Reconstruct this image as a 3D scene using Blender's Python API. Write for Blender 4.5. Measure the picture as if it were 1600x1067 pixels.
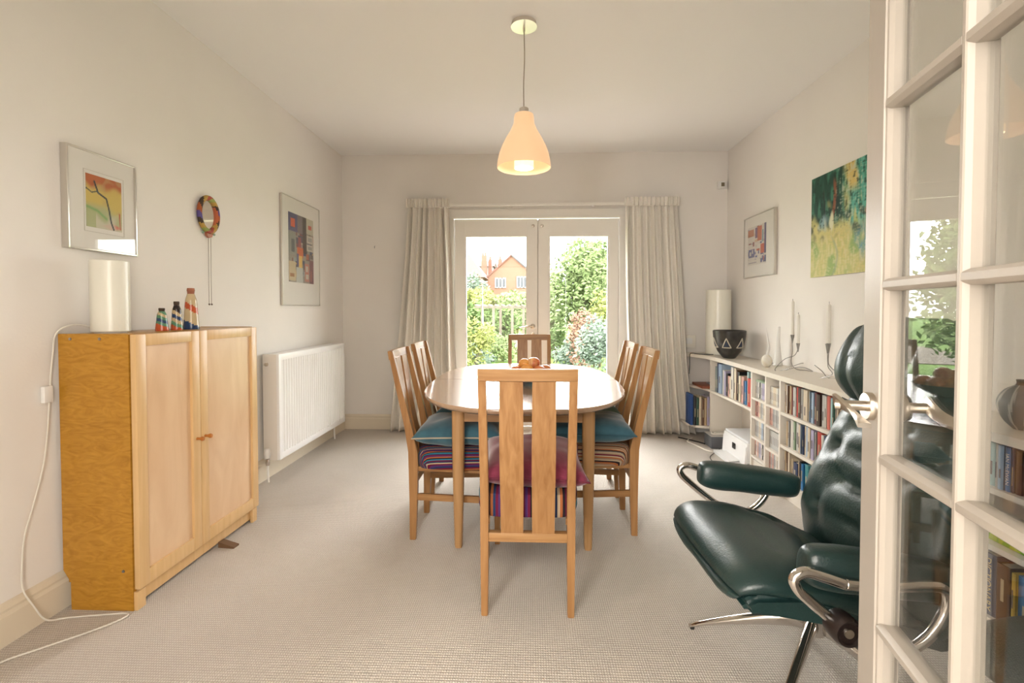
import bpy, bmesh, math, random
from mathutils import Vector, Matrix, noise
random.seed(7)
R = math.radians; PI = math.pi
for o in list(bpy.data.objects): bpy.data.objects.remove(o)
SC = bpy.context.scene; C = SC.collection

# ------------------------------------------------------------------ camera
FPX = 765.0
cam_d = bpy.data.cameras.new('camera'); cam = bpy.data.objects.new('camera', cam_d); C.objects.link(cam)
cam_d.sensor_width = 36; cam_d.lens = 36*FPX/1600; cam_d.shift_y = -30/1600
cam_d.clip_start = 0.02; cam_d.clip_end = 400
cam.location = (0, 0, 1.2); cam.rotation_euler = (R(90-1.46), 0, math.atan(30/FPX))
SC.camera = cam
# ------------------------------------------------------------------ exposure, world
SC.view_settings.view_transform = 'Standard'; SC.view_settings.look = 'None'
SC.view_settings.gamma = 1.0; SC.view_settings.use_curve_mapping = False
SC.view_settings.exposure = 0.95
w = bpy.data.worlds.new('sky'); SC.world = w; w.use_nodes = True
nt = w.node_tree; bg = nt.nodes['Background']
bg.inputs[0].default_value = (1.0, 1.0, 1.0, 1); bg.inputs[1].default_value = 7.4
# ------------------------------------------------------------------ sun: soft, hazy daylight falling towards the room
sd = bpy.data.lights.new('sun', 'SUN'); sd.energy = 8.0; sd.angle = R(50); sd.color = (1.0, 0.98, 0.95)
sun = bpy.data.objects.new('sun', sd); C.objects.link(sun); sun.location = (3, 12, 8)
sun.rotation_euler = Vector((0.06, -1, -0.50)).to_track_quat('-Z', 'Y').to_euler()
# fill light added at the left of the neighbouring room, behind the open double doors
ad = bpy.data.lights.new('fill_light_left', 'AREA'); ad.shape = 'RECTANGLE'; ad.size = 1.9; ad.size_y = 1.9
ad.energy = 125; ad.color = (1.0, 0.97, 0.93)
al = bpy.data.objects.new('fill_light_left', ad); C.objects.link(al); al.location = (-1.84, -2.1, 1.5)
al.rotation_euler = Vector((1, .8, .05)).to_track_quat('-Z', 'Y').to_euler()

# second fill light added opposite, to brighten the left wall
bd = bpy.data.lights.new('fill_light_right', 'AREA'); bd.shape = 'RECTANGLE'; bd.size = 1.9; bd.size_y = 1.9
bd.energy = 80; bd.color = (1.0, 0.95, 0.88)
bl = bpy.data.objects.new('fill_light_right', bd); C.objects.link(bl); bl.location = (1.84, -2.1, 1.5)
bl.rotation_euler = Vector((-1, .8, .12)).to_track_quat('-Z', 'Y').to_euler()
# overhead fill light added in the neighbouring room, for light from the front
cd_ = bpy.data.lights.new('fill_light_overhead', 'AREA'); cd_.shape = 'RECTANGLE'; cd_.size = 2.6; cd_.size_y = 1.3
cd_.energy = 95; cd_.color = (1.0, 0.93, 0.85)
cl_ = bpy.data.objects.new('fill_light_overhead', cd_); C.objects.link(cl_); cl_.location = (-.3, -1.5, 2.70)
cl_.rotation_euler = Vector((0, .7, -1)).to_track_quat('-Z', 'Y').to_euler()

# ------------------------------------------------------------------ materials
def mat(name, col, rough=.5, metal=0, spec=.5, **k):
    m = bpy.data.materials.new(name); m.use_nodes = True
    b = m.node_tree.nodes['Principled BSDF']
    b.inputs['Base Color'].default_value = (*col, 1); b.inputs['Roughness'].default_value = rough
    b.inputs['Metallic'].default_value = metal; b.inputs['Specular IOR Level'].default_value = spec
    for kk, v in k.items(): b.inputs[kk.replace('_', ' ')].default_value = v
    return m
def nodes(m): return m.node_tree.nodes, m.node_tree.links, m.node_tree.nodes['Principled BSDF']
def noisy(name, c1, c2, scale=5, rough=.6, stretch=(1, 1, 1), bump=0, detail=6, lo=.35, hi=.65, coord='Object', bscale=None, spec=.4, dist=0):
    m = mat(name, c1, rough, spec=spec); N, L, b = nodes(m)
    tc = N.new('ShaderNodeTexCoord'); mp = N.new('ShaderNodeMapping'); mp.inputs['Scale'].default_value = stretch
    ns = N.new('ShaderNodeTexNoise'); ns.inputs['Scale'].default_value = scale; ns.inputs['Detail'].default_value = detail
    ns.inputs['Distortion'].default_value = dist
    cr = N.new('ShaderNodeValToRGB'); cr.color_ramp.elements[0].position = lo; cr.color_ramp.elements[1].position = hi
    cr.color_ramp.elements[0].color = (*c1, 1); cr.color_ramp.elements[1].color = (*c2, 1)
    L.new(tc.outputs[coord], mp.inputs[0]); L.new(mp.outputs[0], ns.inputs[0]); L.new(ns.outputs[0], cr.inputs[0]); L.new(cr.outputs[0], b.inputs['Base Color'])
    if bump:
        bp = N.new('ShaderNodeBump'); bp.inputs['Strength'].default_value = bump; bp.inputs['Distance'].default_value = .004
        src = ns
        if bscale:
            src = N.new('ShaderNodeTexNoise'); src.inputs['Scale'].default_value = bscale; src.inputs['Detail'].default_value = 3
            L.new(tc.outputs[coord], src.inputs[0])
        L.new(src.outputs[0], bp.inputs['Height']); L.new(bp.outputs[0], b.inputs['Normal'])
    return m
def attr_mat(name, rough=.6, spec=.3):
    m = mat(name, (1, 1, 1), rough, spec=spec); N, L, b = nodes(m)
    a = N.new('ShaderNodeAttribute'); a.attribute_name = 'Col'; L.new(a.outputs['Color'], b.inputs['Base Color']); return m

WALL = noisy('wall_paint', (.805, .765, .715), (.825, .785, .735), 2.5, .9, bump=.08, bscale=90, spec=.15)
CEIL = mat('ceiling_paint', (.88, .86, .835), .95, spec=.1)
WHITE = mat('white_gloss_paint', (.76, .70, .61), .4)
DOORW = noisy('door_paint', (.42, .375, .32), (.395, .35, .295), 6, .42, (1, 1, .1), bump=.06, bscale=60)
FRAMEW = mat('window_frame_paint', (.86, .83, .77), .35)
RADW = mat('radiator_enamel', (.86, .85, .83), .35)
METAL = mat('brushed_nickel', (.62, .56, .48), .3, 1)
CHROME = mat('chrome', (.72, .68, .64), .12, 1)
BLACK = mat('black_plastic', (.015, .014, .013), .4)
DKWOOD = mat('dark_wood', (.012, .006, .005), .35)
STEELW = mat('steel_wire', (.33, .32, .31), .35, .9)
WHITEP = mat('white_plastic', (.80, .79, .77), .35)
CABLE = mat('white_cable', (.74, .70, .62), .5)
PAPER = mat('paper_mount', (.78, .75, .69), .8, spec=.2)
PAGES = mat('book_pages', (.72, .66, .54), .85, spec=.1)
OPAL = mat('opal_glass', (.80, .78, .68), .3)
ALU = mat('aluminium_frame', (.66, .63, .58), .3, .9)
ART = attr_mat('painted_artwork', .55)

def wood(name, c1, c2, scale=7, st=(14, 14, 1), rough=.32, dist=.6, bump=.05, spec=.4):
    m = noisy(name, c1, c2, scale, rough, st, bump, 8, .3, .72, spec=spec, dist=dist); return m
OAKV = wood('oak_grain_upright', (.27, .125, .042), (.40, .215, .085), 3.0, (16, 16, .9))
OAKX = wood('oak_grain_cross', (.29, .14, .05), (.41, .23, .095), 3.0, (.9, 16, 16))
OAKY = wood('oak_grain_deep', (.27, .125, .042), (.40, .215, .085), 3.0, (16, .9, 16))
TABLEW = wood('table_top_wood', (.38, .24, .145), (.46, .31, .20), 2.5, (10, .8, 10), .24, spec=.5, bump=.01)
TABLEW.node_tree.nodes['Principled BSDF'].inputs['Coat Weight'].default_value = .8; TABLEW.node_tree.nodes['Principled BSDF'].inputs['Coat Roughness'].default_value = .12
TABLEL = wood('table_leg_wood', (.37, .20, .08), (.48, .28, .125), 3, (16, 16, .9))
BURL = noisy('curly_birch_veneer', (.36, .16, .012), (.54, .27, .035), 3.2, .32, (3, 3, 9), .02, 9, .25, .75, dist=2.6)
BIRCHV = wood('birch_frame', (.63, .40, .18), (.72, .48, .24), 3, (12, 12, .8), .32)
BIRCHP = noisy('birch_panel', (.66, .43, .25), (.75, .53, .33), 2.2, .3, (3, 3, .9), .01, 8, .3, .7, dist=1.2)
LEATHER = noisy('green_leather', (.006, .024, .023), (.011, .036, .034), 4, .37, bump=.25, bscale=160, spec=.75)
LEATHERK = noisy('worn_green_leather', (.011, .031, .028), (.019, .048, .043), 4, .40, bump=.25, bscale=160, spec=.75)
CURT = noisy('cream_curtain_cloth', (.79, .745, .67), (.83, .785, .71), 60, .9, bump=.15, bscale=500, spec=.1)
TEAL = noisy('blue_velvet', (.028, .085, .115), (.045, .125, .165), 14, .75, bump=.2, bscale=300, spec=.2)
GREENV = noisy('green_velvet', (.06, .10, .075), (.11, .16, .12), 14, .75, bump=.2, bscale=300, spec=.2)
MAG = noisy('burgundy_velvet', (.12, .012, .03), (.18, .022, .05), 14, .75, bump=.2, bscale=300, spec=.2)
for m_ in (TEAL, GREENV, MAG):
    m_.node_tree.nodes['Principled BSDF'].inputs['Sheen Weight'].default_value = .5

# striped moquette for the seats
def stripes(name, cols, per=.115, axis=0):
    m = mat(name, (1, 1, 1), .85, spec=.1); N, L, b = nodes(m)
    at_ = N.new('ShaderNodeAttribute'); at_.attribute_name = 'StripeU'
    d = N.new('ShaderNodeMath'); d.operation = 'DIVIDE'; d.inputs[1].default_value = per; L.new(at_.outputs['Fac'], d.inputs[0])
    f = N.new('ShaderNodeMath'); f.operation = 'FRACT'; L.new(d.outputs[0], f.inputs[0])
    cr = N.new('ShaderNodeValToRGB'); cr.color_ramp.interpolation = 'CONSTANT'; el = cr.color_ramp.elements
    n = len(cols)
    for i, c in enumerate(cols):
        e = el[i] if i < 2 else el.new(i/n)
        e.position = i/n; e.color = (*c, 1)
    L.new(f.outputs[0], cr.inputs[0]); L.new(cr.outputs[0], b.inputs['Base Color']); return m
nv, bu, org, crm, tl, pu, bk = (.02, .035, .09), (.12, .012, .035), (.33, .11, .04), (.42, .33, .22), (.03, .17, .25), (.08, .03, .12), (.02, .015, .02)
STRIPA = stripes('striped_seat_blue_burgundy', [nv, bu, org, bk, tl, nv, bu, pu, org, bk, tl, bu, nv, crm, bu, pu], .10, 0)
STRIPN = stripes('striped_seat_near', [bu, bk, org, nv, bu, pu, bk, org, tl, tl, nv, crm, org, bk, bu, pu], .17, 0)
STRIPB = stripes('striped_seat_tan', [crm, org, crm, (.3, .2, .13), org, bk, crm, (.25, .18, .13), org, crm, bu, (.3, .2, .13), crm, (.2, .16, .13), bk, org], .11, 0)

# carpet with a woven loop
def carpet():
    m = mat('loop_pile_carpet', (.6, .5, .4), .95, spec=.1); N, L, b = nodes(m)
    tc = N.new('ShaderNodeTexCoord')
    ws = []
    for ax, s in (('X', 36), ('Y', 27)):
        wv = N.new('ShaderNodeTexWave'); wv.bands_direction = ax; wv.inputs['Scale'].default_value = s; wv.inputs['Distortion'].default_value = .9
        wv.inputs['Detail'].default_value = 2; wv.inputs['Detail Scale'].default_value = 3
        L.new(tc.outputs['Object'], wv.inputs[0]); ws.append(wv)
    mx = N.new('ShaderNodeMath'); mx.operation = 'MULTIPLY'; L.new(ws[0].outputs['Fac'], mx.inputs[0]); L.new(ws[1].outputs['Fac'], mx.inputs[1])
    n2 = N.new('ShaderNodeTexNoise'); n2.inputs['Scale'].default_value = 180; n2.inputs['Detail'].default_value = 2; L.new(tc.outputs['Object'], n2.inputs[0])
    ad_ = N.new('ShaderNodeMath'); ad_.operation = 'MULTIPLY_ADD'; ad_.inputs[1].default_value = .5; L.new(n2.outputs[0], ad_.inputs[0]); L.new(mx.outputs[0], ad_.inputs[2])
    cr = N.new('ShaderNodeValToRGB'); cr.color_ramp.elements[0].color = (.49, .435, .375, 1); cr.color_ramp.elements[1].color = (.75, .70, .64, 1)
    cr.color_ramp.elements[0].position = .15; cr.color_ramp.elements[1].position = .85
    L.new(ad_.outputs[0], cr.inputs[0])
    n3 = N.new('ShaderNodeTexNoise'); n3.inputs['Scale'].default_value = 2.2; n3.inputs['Detail'].default_value = 4; L.new(tc.outputs['Object'], n3.inputs[0])
    mr = N.new('ShaderNodeMapRange'); mr.inputs[3].default_value = .93; mr.inputs[4].default_value = 1.05; L.new(n3.outputs[0], mr.inputs[0])
    vm = N.new('ShaderNodeVectorMath'); vm.operation = 'SCALE'; L.new(cr.outputs[0], vm.inputs[0]); L.new(mr.outputs[0], vm.inputs['Scale'])
    L.new(vm.outputs[0], b.inputs['Base Color'])
    bp = N.new('ShaderNodeBump'); bp.inputs['Strength'].default_value = .7; bp.inputs['Distance'].default_value = .004
    L.new(ad_.outputs[0], bp.inputs['Height']); L.new(bp.outputs[0], b.inputs['Normal']); return m
CARPET = carpet()

def glass(name, tint=(1, 1, 1), f0=.04):
    m = bpy.data.materials.new(name); m.use_nodes = True; N = m.node_tree.nodes; L = m.node_tree.links; N.clear()
    out = N.new('ShaderNodeOutputMaterial'); mx = N.new('ShaderNodeMixShader'); t = N.new('ShaderNodeBsdfTransparent'); t.inputs[0].default_value = (*tint, 1)
    g = N.new('ShaderNodeBsdfGlossy'); g.inputs['Roughness'].default_value = 0
    lw = N.new('ShaderNodeLayerWeight'); lw.inputs[0].default_value = .5
    p = N.new('ShaderNodeMath'); p.operation = 'POWER'; p.inputs[1].default_value = 5; L.new(lw.outputs['Facing'], p.inputs[0])
    a = N.new('ShaderNodeMath'); a.operation = 'MULTIPLY_ADD'; a.inputs[1].default_value = 1-f0; a.inputs[2].default_value = f0; L.new(p.outputs[0], a.inputs[0])
    L.new(a.outputs[0], mx.inputs[0]); L.new(t.outputs[0], mx.inputs[1]); L.new(g.outputs[0], mx.inputs[2]); L.new(mx.outputs[0], out.inputs[0]); return m
GLASS = glass('clear_glass', (.985, .99, .985)); DGLASS = glass('door_glass', (.98, .985, .98), .065); PGLASS = glass('picture_glass', (1, 1, 1), .035)

# ------------------------------------------------------------------ mesh helpers
def tr(bm, M):
    bmesh.ops.transform(bm, matrix=M, verts=bm.verts)
def box(bm, x0, x1, y0, y1, z0, z1, bev=0, seg=2, M=None):
    r = bmesh.ops.create_cube(bm, size=1)
    vs = r['verts']
    bmesh.ops.transform(bm, matrix=Matrix.Translation(((x0+x1)/2, (y0+y1)/2, (z0+z1)/2)) @ Matrix.Diagonal((abs(x1-x0), abs(y1-y0), abs(z1-z0), 1)), verts=vs)
    if bev:
        es = set(e for v in vs for e in v.link_edges)
        rr = bmesh.ops.bevel(bm, geom=list(es), offset=bev, segments=seg, affect='EDGES', profile=.6)
        vs = list(set(vs_ for f in rr['faces'] for vs_ in f.verts) | set(v for v in vs if v.is_valid))
    if M: bmesh.ops.transform(bm, matrix=M, verts=list(set(vs)))
    return bm
def B(*a, **k): return box(bmesh.new(), *a, **k)
def loft(bm, rings, caps=True, closed=True):
    vr = [[bm.verts.new(p) for p in ring] for ring in rings]
    n = len(vr[0])
    for a, b_ in zip(vr, vr[1:]):
        for i in range(n if closed else n-1):
            j = (i+1) % n
            try: bm.faces.new((a[i], a[j], b_[j], b_[i]))
            except ValueError: pass
    if caps:
        for r_ in (vr[0][::-1], vr[-1]):
            try: bm.faces.new(r_)
            except ValueError: pass
    return bm
def lathe(bm, prof, cx=0, cy=0, seg=32, cz=0):
    rings = [[(cx+r*math.cos(2*PI*i/seg), cy+r*math.sin(2*PI*i/seg), cz+z) for i in range(seg)] for r, z in prof]
    return loft(bm, rings, caps=True)
def smooth_path(pts, n=8):
    P = [Vector(p) for p in pts]; out = []
    for i in range(len(P)-1):
        p0 = P[max(i-1, 0)]; p1 = P[i]; p2 = P[i+1]; p3 = P[min(i+2, len(P)-1)]
        for k in range(n):
            t = k/n
            out.append(.5*((2*p1)+(-p0+p2)*t+(2*p0-5*p1+4*p2-p3)*t*t+(-p0+3*p1-3*p2+p3)*t**3))
    out.append(P[-1]); return out
def tube(bm, pts, r, seg=8, smooth=0, flat=1.0, upv=None, closed=False):
    P = smooth_path(pts, smooth) if smooth else [Vector(p) for p in pts]
    rad = r if callable(r) else (lambda t: r)
    rings = []; prev = None; n = len(P)
    for i, p in enumerate(P):
        if closed: d = (P[(i+1) % n]-P[i-1]).normalized()
        else: d = (P[min(i+1, n-1)]-P[max(i-1, 0)]).normalized()
        if prev is None:
            u = Vector(upv) if upv else (Vector((0, 0, 1)) if abs(d.z) < .9 else Vector((1, 0, 0)))
        else: u = prev
        if upv: u = Vector(upv)
        u = (u-d*u.dot(d)).normalized(); v = d.cross(u); prev = u
        rr = rad(i/(n-1))
        rings.append([p+u*(rr*flat*math.cos(2*PI*k/seg))+v*(rr*math.sin(2*PI*k/seg)) for k in range(seg)])
    if closed: rings.append(rings[0])
    return loft(bm, rings, caps=not closed)
def prism(bm, poly, axis, a, b_):
    """extrude a 2-D polygon (list of pairs) along axis between a and b_"""
    def P(p, t):
        return {'x': (t, p[0], p[1]), 'y': (p[0], t, p[1]), 'z': (p[0], p[1], t)}[axis]
    loft(bm, [[P(p, a) for p in poly], [P(p, b_) for p in poly]]); return bm
def shade(me, ang=40):
    me.polygons.foreach_set('use_smooth', [True]*len(me.polygons))
    try: me.set_sharp_from_angle(angle=R(ang))
    except Exception: pass
def rootM(o):
    return Matrix.Translation(o.location) @ o.rotation_euler.to_matrix().to_4x4()
def obj(name, bm, m, parent=None, world=False, sm=True, ang=40, label=None):
    if world and parent is not None:
        chain = Matrix.Identity(4); p = parent
        while p is not None: chain = rootM(p) @ chain; p = p.parent
        tr(bm, chain.inverted())
    bmesh.ops.recalc_face_normals(bm, faces=bm.faces)
    me = bpy.data.meshes.new(name); bm.to_mesh(me); bm.free()
    if sm: shade(me, ang)
    for mm in (m if isinstance(m, (list, tuple)) else [m]): me.materials.append(mm)
    o = bpy.data.objects.new(name, me); C.objects.link(o)
    if parent is not None: o.parent = parent
    if label: o['label'] = label
    return o
def tag(o, label, cat, group=None, kind=None):
    o['label'] = label; o['category'] = cat
    if group: o['group'] = group
    if kind: o['kind'] = kind
    return o
def thing(name, label, cat, loc=(0, 0, 0), rz=0, group=None):
    o = bpy.data.objects.new(name, None); o.empty_display_size = .1; C.objects.link(o); o.location = loc; o.rotation_euler = (0, 0, rz)
    return tag(o, label, cat, group)
def struct(name, bm, m, parent=None, sm=False):
    o = obj(name, bm, m, parent, sm=sm)
    if parent is None: o['kind'] = 'structure'
    return o
def copy_tree(o, parent=None):
    c = o.copy(); C.objects.link(c)
    if parent is not None: c.parent = parent
    for ch in list(o.children): copy_tree(ch, c)
    return c
def origin_to(o, p):
    """move a mesh object's origin to point p, keeping its geometry in place"""
    o.data.transform(Matrix.Translation(-Vector(p))); o.location = p; return o

# closed pillow-like solid swept along a spine in the x-z plane
def sweep_cushion(bm, spine, W, Hh, nu=40, nv=44, k=3.2, px=.55, dim=(), dr=.05, dd=.03, nz=.003, ns=9, ke=None, seed=0, top_only=True, cres=()):
    P = smooth_path([(x, 0, z) for x, z in spine], 12); L_ = [0]
    for a, b_ in zip(P, P[1:]): L_.append(L_[-1]+(b_-a).length)
    T = L_[-1]
    def at(s):
        d = s*T
        for i in range(len(L_)-1):
            if L_[i+1] >= d or i == len(L_)-2:
                t = (d-L_[i])/max(1e-9, L_[i+1]-L_[i]); p = P[i].lerp(P[i+1], t); dr_ = (P[i+1]-P[i]).normalized(); return p, dr_
    rings = []
    sg = lambda v, e: math.copysign(abs(v)**e, v)
    for iu in range(nu+1):
        a = -1+2*iu/nu; a = math.sin(a*PI/2)
        s = (a+1)/2; p, d = at(s)
        e = (max(0, 1-abs(a)**(ke or 6)))**(1/(ke or 6)); e2 = (max(0, 1-abs(a)**k))**(1/k)
        up = Vector((-d.z, 0, d.x))
        if up.z < -.2 or (abs(up.z) <= .2 and up.x < 0 and False): up = -up
        w_ = (W(s) if callable(W) else W)*max(e, .02); h_ = (Hh(s) if callable(Hh) else Hh)*max(e2, .02)
        ring = []
        for iv in range(nv):
            t = 2*PI*iv/nv
            lat = sg(math.cos(t), px)*w_; th = sg(math.sin(t), .8)*h_*(1-.25*abs(lat/max(w_, 1e-6))**3)
            q = p+Vector((0, lat, 0))+up*th
            if math.sin(t) > 0 or not top_only:
                dsum = 0
                for (su, la) in dim:
                    rr = math.hypot((s-su)*T, lat-la)
                    dsum += math.exp(-(rr/dr)**2)*.45+math.exp(-(rr/(dr*.3))**2)*.55
                for (sa, la, sb, lb, wd, dp) in cres:
                    ax_, ay_ = sa*T, la; bx_, by_ = sb*T, lb; cx_, cy_ = s*T-ax_, lat-ay_
                    ll = (bx_-ax_)**2+(by_-ay_)**2; tt = max(0, min(1, (cx_*(bx_-ax_)+cy_*(by_-ay_))/ll))
                    rr = math.hypot(cx_-tt*(bx_-ax_), cy_-tt*(by_-ay_)); dsum += math.exp(-(rr/wd)**2)*dp/dd
                q = q-up*dd*min(dsum, 1.4)
            q = q+up*nz*noise.noise(Vector((q.x*ns+seed, q.y*ns, q.z*ns)))*2
            ring.append(q)
        rings.append(ring)
    return loft(bm, rings)

# throw-pillow: pinched corners, soft
def pillow(bm, w_, d_, h_, seed=0, n=26, wr=.006):
    def P(u, v, s):
        e = (1-abs(u)**2.6)*(1-abs(v)**2.6)
        pin = 1-.07*(abs(u)**2)*(1-abs(v)**2)*0-.09*(1-abs(u)**2)*abs(v)**3*1.0-.09*(1-abs(v)**2)*abs(u)**3
        x = u*w_/2*(1-.085*(1-abs(v)**2)*abs(u)); y = v*d_/2*(1-.085*(1-abs(u)**2)*abs(v))
        z = s*h_/2*(max(e, 0)**.40)
        nzv = noise.noise(Vector((u*2.5+seed, v*2.5, s)))*wr*2*(1-max(abs(u), abs(v))**4)
        return (x, y, z+nzv)
    for s in (1, -1):
        g = [[bm.verts.new(P(-1+2*i/n, -1+2*j/n, s)) for j in range(n+1)] for i in range(n+1)]
        for i in range(n):
            for j in range(n):
                f = (g[i][j], g[i+1][j], g[i+1][j+1], g[i][j+1])
                bm.faces.new(f if s > 0 else f[::-1])
    bmesh.ops.remove_doubles(bm, verts=bm.verts, dist=.0004); return bm

# ================================================================== ROOM
LX, RX, BY, FY, CZ = -1.89, 1.90, 4.85, 0.18, 2.735
struct('floor', B(LX-.15, RX+.15, -4.75, BY+.0, -.12, 0), CARPET)
struct('ceiling', B(LX-.15, RX+.15, -4.6, BY+.2, CZ, CZ+.15), CEIL)
struct('wall_left', B(LX-.15, LX, -4.6, BY+.2, 0, CZ), WALL)
struct('wall_right', B(RX, RX+.15, -4.6, BY+.2, 0, CZ), WALL)
OX0, OX1, OZ = -.80, .895, 2.175       # French door opening
bm = bmesh.new()
box(bm, LX, OX0, BY, BY+.2, 0, CZ); box(bm, OX1, RX, BY, BY+.2, 0, CZ); box(bm, OX0, OX1, BY, BY+.2, OZ, CZ)
struct('wall_back', bm, WALL)
bm = bmesh.new()
box(bm, LX, -1.0, FY-.12, FY, 0, CZ); box(bm, .58, RX, FY-.12, FY, 0, CZ); box(bm, -1.0, .60, FY-.12, FY, 2.05, CZ)
struct('wall_front', bm, WALL)
struct('wall_rear', B(LX, RX, -4.6, -4.45, 0, CZ), WALL)
# opening lining
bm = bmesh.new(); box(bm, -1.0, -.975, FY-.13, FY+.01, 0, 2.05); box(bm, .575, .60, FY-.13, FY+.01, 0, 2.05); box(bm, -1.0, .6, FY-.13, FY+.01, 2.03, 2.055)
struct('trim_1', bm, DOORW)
# skirting boards
def skirt(name, a, b_, nrm):
    prof = [(0, 0), (.018, 0), (.018, .105), (.012, .118), (.014, .128), (.008, .142), (0, .15)]
    a = Vector(a); b_ = Vector(b_); n = Vector(nrm); bm = bmesh.new()
    loft(bm, [[p+n*q[0]+Vector((0, 0, q[1])) for q in prof] for p in (a, b_)])
    return struct(name, bm, mat(name+'_paint', (.72, .635, .50), .45))
skirt('baseboard_left', (LX, FY, 0), (LX, BY, 0), (1, 0, 0))
skirt('baseboard_back', (LX, BY, 0), (OX0-.06, BY, 0), (0, -1, 0))
skirt('baseboard_right', (OX1+.06, BY, 0), (1.44, BY, 0), (0, -1, 0))

# French doors ------------------------------------------------------
bm = bmesh.new()
Y0 = BY-.02
box(bm, OX0-.05, OX0+.035, Y0, BY+.12, 0, OZ, .006); box(bm, OX1-.035, OX1+.05, Y0, BY+.12, 0, OZ, .006)
box(bm, OX0-.05, OX1+.05, Y0-.004, BY+.12, OZ-.06, OZ+.015, .006); box(bm, OX0-.03, OX1+.03, Y0-.012, Y0+.03, OZ-.075, OZ-.06, .003)
box(bm, OX0, OX1, BY+.0, BY+.2, -.02, .035)
struct('trim_2', bm, FRAMEW)
def french(n, x0, x1, gx0, gx1, hinge):
    zt = OZ-.075
    bm = bmesh.new(); ya, yb = BY+.02, BY+.065
    box(bm, x0, gx0, ya, yb, .04, zt, .004); box(bm, gx1, x1, ya, yb, .04, zt, .004)
    box(bm, gx0-.002, gx1+.002, ya, yb, 1.925, zt, .004); box(bm, gx0-.002, gx1+.002, ya, yb, .04, .26, .004)
    for s in ((gx0, gx0+.012), (gx1-.012, gx1)): box(bm, s[0], s[1], ya+.006, yb-.006, .26, 1.925)
    d = struct('door_%d' % n, bm, FRAMEW)
    obj('glass_pane', B(gx0+.004, gx1-.004, BY+.04, BY+.046, .262, 1.923), GLASS, d, sm=False)
    bm = bmesh.new(); lathe(bm, [(0, 0), (.016, 0), (.016, .006), (.008, .009), (0, .009)], seg=14)
    tr(bm, Matrix.Translation(((x1-.045) if n == 1 else (x0+.04), ya, 2.03)) @ Matrix.Rotation(R(90), 4, 'X')); obj('door_bolt', bm, METAL, d)
    return d
d1 = french(1, OX0+.037, .063, -.659, -.040, 0)
d2 = french(2, .067, OX1-.037, .175, .763, 1)
# lever handle of the left leaf
bm = bmesh.new(); M0 = Matrix.Translation((.015, BY+.02, 1.035)) @ Matrix.Rotation(R(90), 4, 'X')
lathe(bm, [(0, 0), (.026, 0), (.026, .008), (.018, .012), (.010, .014), (.009, .045), (0, .046)], seg=20); tr(bm, M0)
tube(bm, [(.015, BY-.025, 1.035), (-.02, BY-.027, 1.037), (-.075, BY-.025, 1.030), (-.115, BY-.018, 1.024)], lambda t: .009-.003*t, 8, 5)
obj('door_handle', bm, METAL, d1)
bm = bmesh.new(); lathe(bm, [(0, 0), (.024, 0), (.024, .008), (.014, .010), (.012, .02), (0, .02)], seg=20); tr(bm, Matrix.Translation((.015, BY+.02, .955)) @ Matrix.Rotation(R(90), 4, 'X'))
obj('lock_escutcheon', bm, METAL, d1)
obj('meeting_bead', B(.052, .078, BY+.065, BY+.078, .05, 2.095, .002), FRAMEW, d1)

# curtain track
t = thing('curtain_track', 'slim white curtain track running above the French doors between the two curtains', 'curtain track', (.1, BY, 2.22))
obj('rail', B(-1.22, 1.41, BY-.10, BY-.08, 2.205, 2.232, .004), FRAMEW, t, True)
for x in (-1.0, -.2, .6, 1.2): obj('bracket', B(x-.012, x+.012, BY-.09, BY, 2.21, 2.226), FRAMEW, t, True)

# curtains ----------------------------------------------------------
def curtain(label, x0t, x1t, x0b, x1b, npl, seed):
    rng = random.Random(seed)
    zt, zb = 2.262, .012; nu, nz = npl*14, 46
    ph = [rng.uniform(-.5, .5) for _ in range(npl*2+3)]; am = [rng.uniform(.55, 1.25) for _ in range(npl*2+3)]
    root = thing('curtain', label, 'curtain', ((x0b+x1b)/2, BY-.1, 0), 0, None)
    def pt(u, v, back):
        z = zt+(zb-zt)*v
        hd = max(0, 1-v/.055)
        fl = v**1.3
        x = (x0t+(x0b-x0t)*fl)*(1-u)+(x1t+(x1b-x1t)*fl)*u
        q = u*npl; i = int(q); f = q-i; amp = am[i]*(1-f)+am[i+1]*f; pp = ph[i]*(1-f)+ph[i+1]*f
        a = (.029+.018*v)*amp
        wv = math.sin(2*PI*q+pp*v*2.0)+.28*math.sin(4*PI*q+pp*5+v*2)
        y = BY-.095-.035*v-a*wv*(1-hd*.72)-.006*math.sin(2*PI*q*3)*hd
        x += .010*math.cos(2*PI*q+pp*3*v)*v+.03*(noise.noise(Vector((u*3+seed, v*2.2, 0))))*v
        if v > .97: y -= 0
        return Vector((x, min(y, BY-.025)+back, z))
    bm = bmesh.new(); th = .004
    loft(bm, [[pt(i/nu, j/nz, 0) for i in range(nu+1)]+[pt(i/nu, j/nz, th) for i in range(nu, -1, -1)] for j in range(nz+1)])
    obj('curtain_cloth', bm, CURT, root, True, ang=180)
    # gathered heading tape
    bm = bmesh.new(); rings = []
    m_ = npl*22
    for i in range(m_+1):
        u = i/m_; x = x0t-.012+(x1t-x0t+.024)*u; o_ = .013*math.sin(u*PI*2*npl*1.6+seed)+.006*math.sin(u*61)
        zz = .004*math.sin(u*70)
        y = BY-.118-o_
        rings.append([(x, y-.012, 2.19), (x, y-.016, 2.24), (x, y-.010, 2.272+zz), (x, y+.008, 2.272+zz), (x, y+.012, 2.19)])
    loft(bm, rings); obj('gathered_heading', bm, CURT, root, True)
    return root
curtain('long cream pleated curtain hanging left of the French doors', -1.20, -.80, -1.40, -.69, 8, 3)
curtain('long cream pleated curtain hanging right of the French doors beside the low bookcase', .90, 1.39, .93, 1.55, 8, 8)

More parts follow.
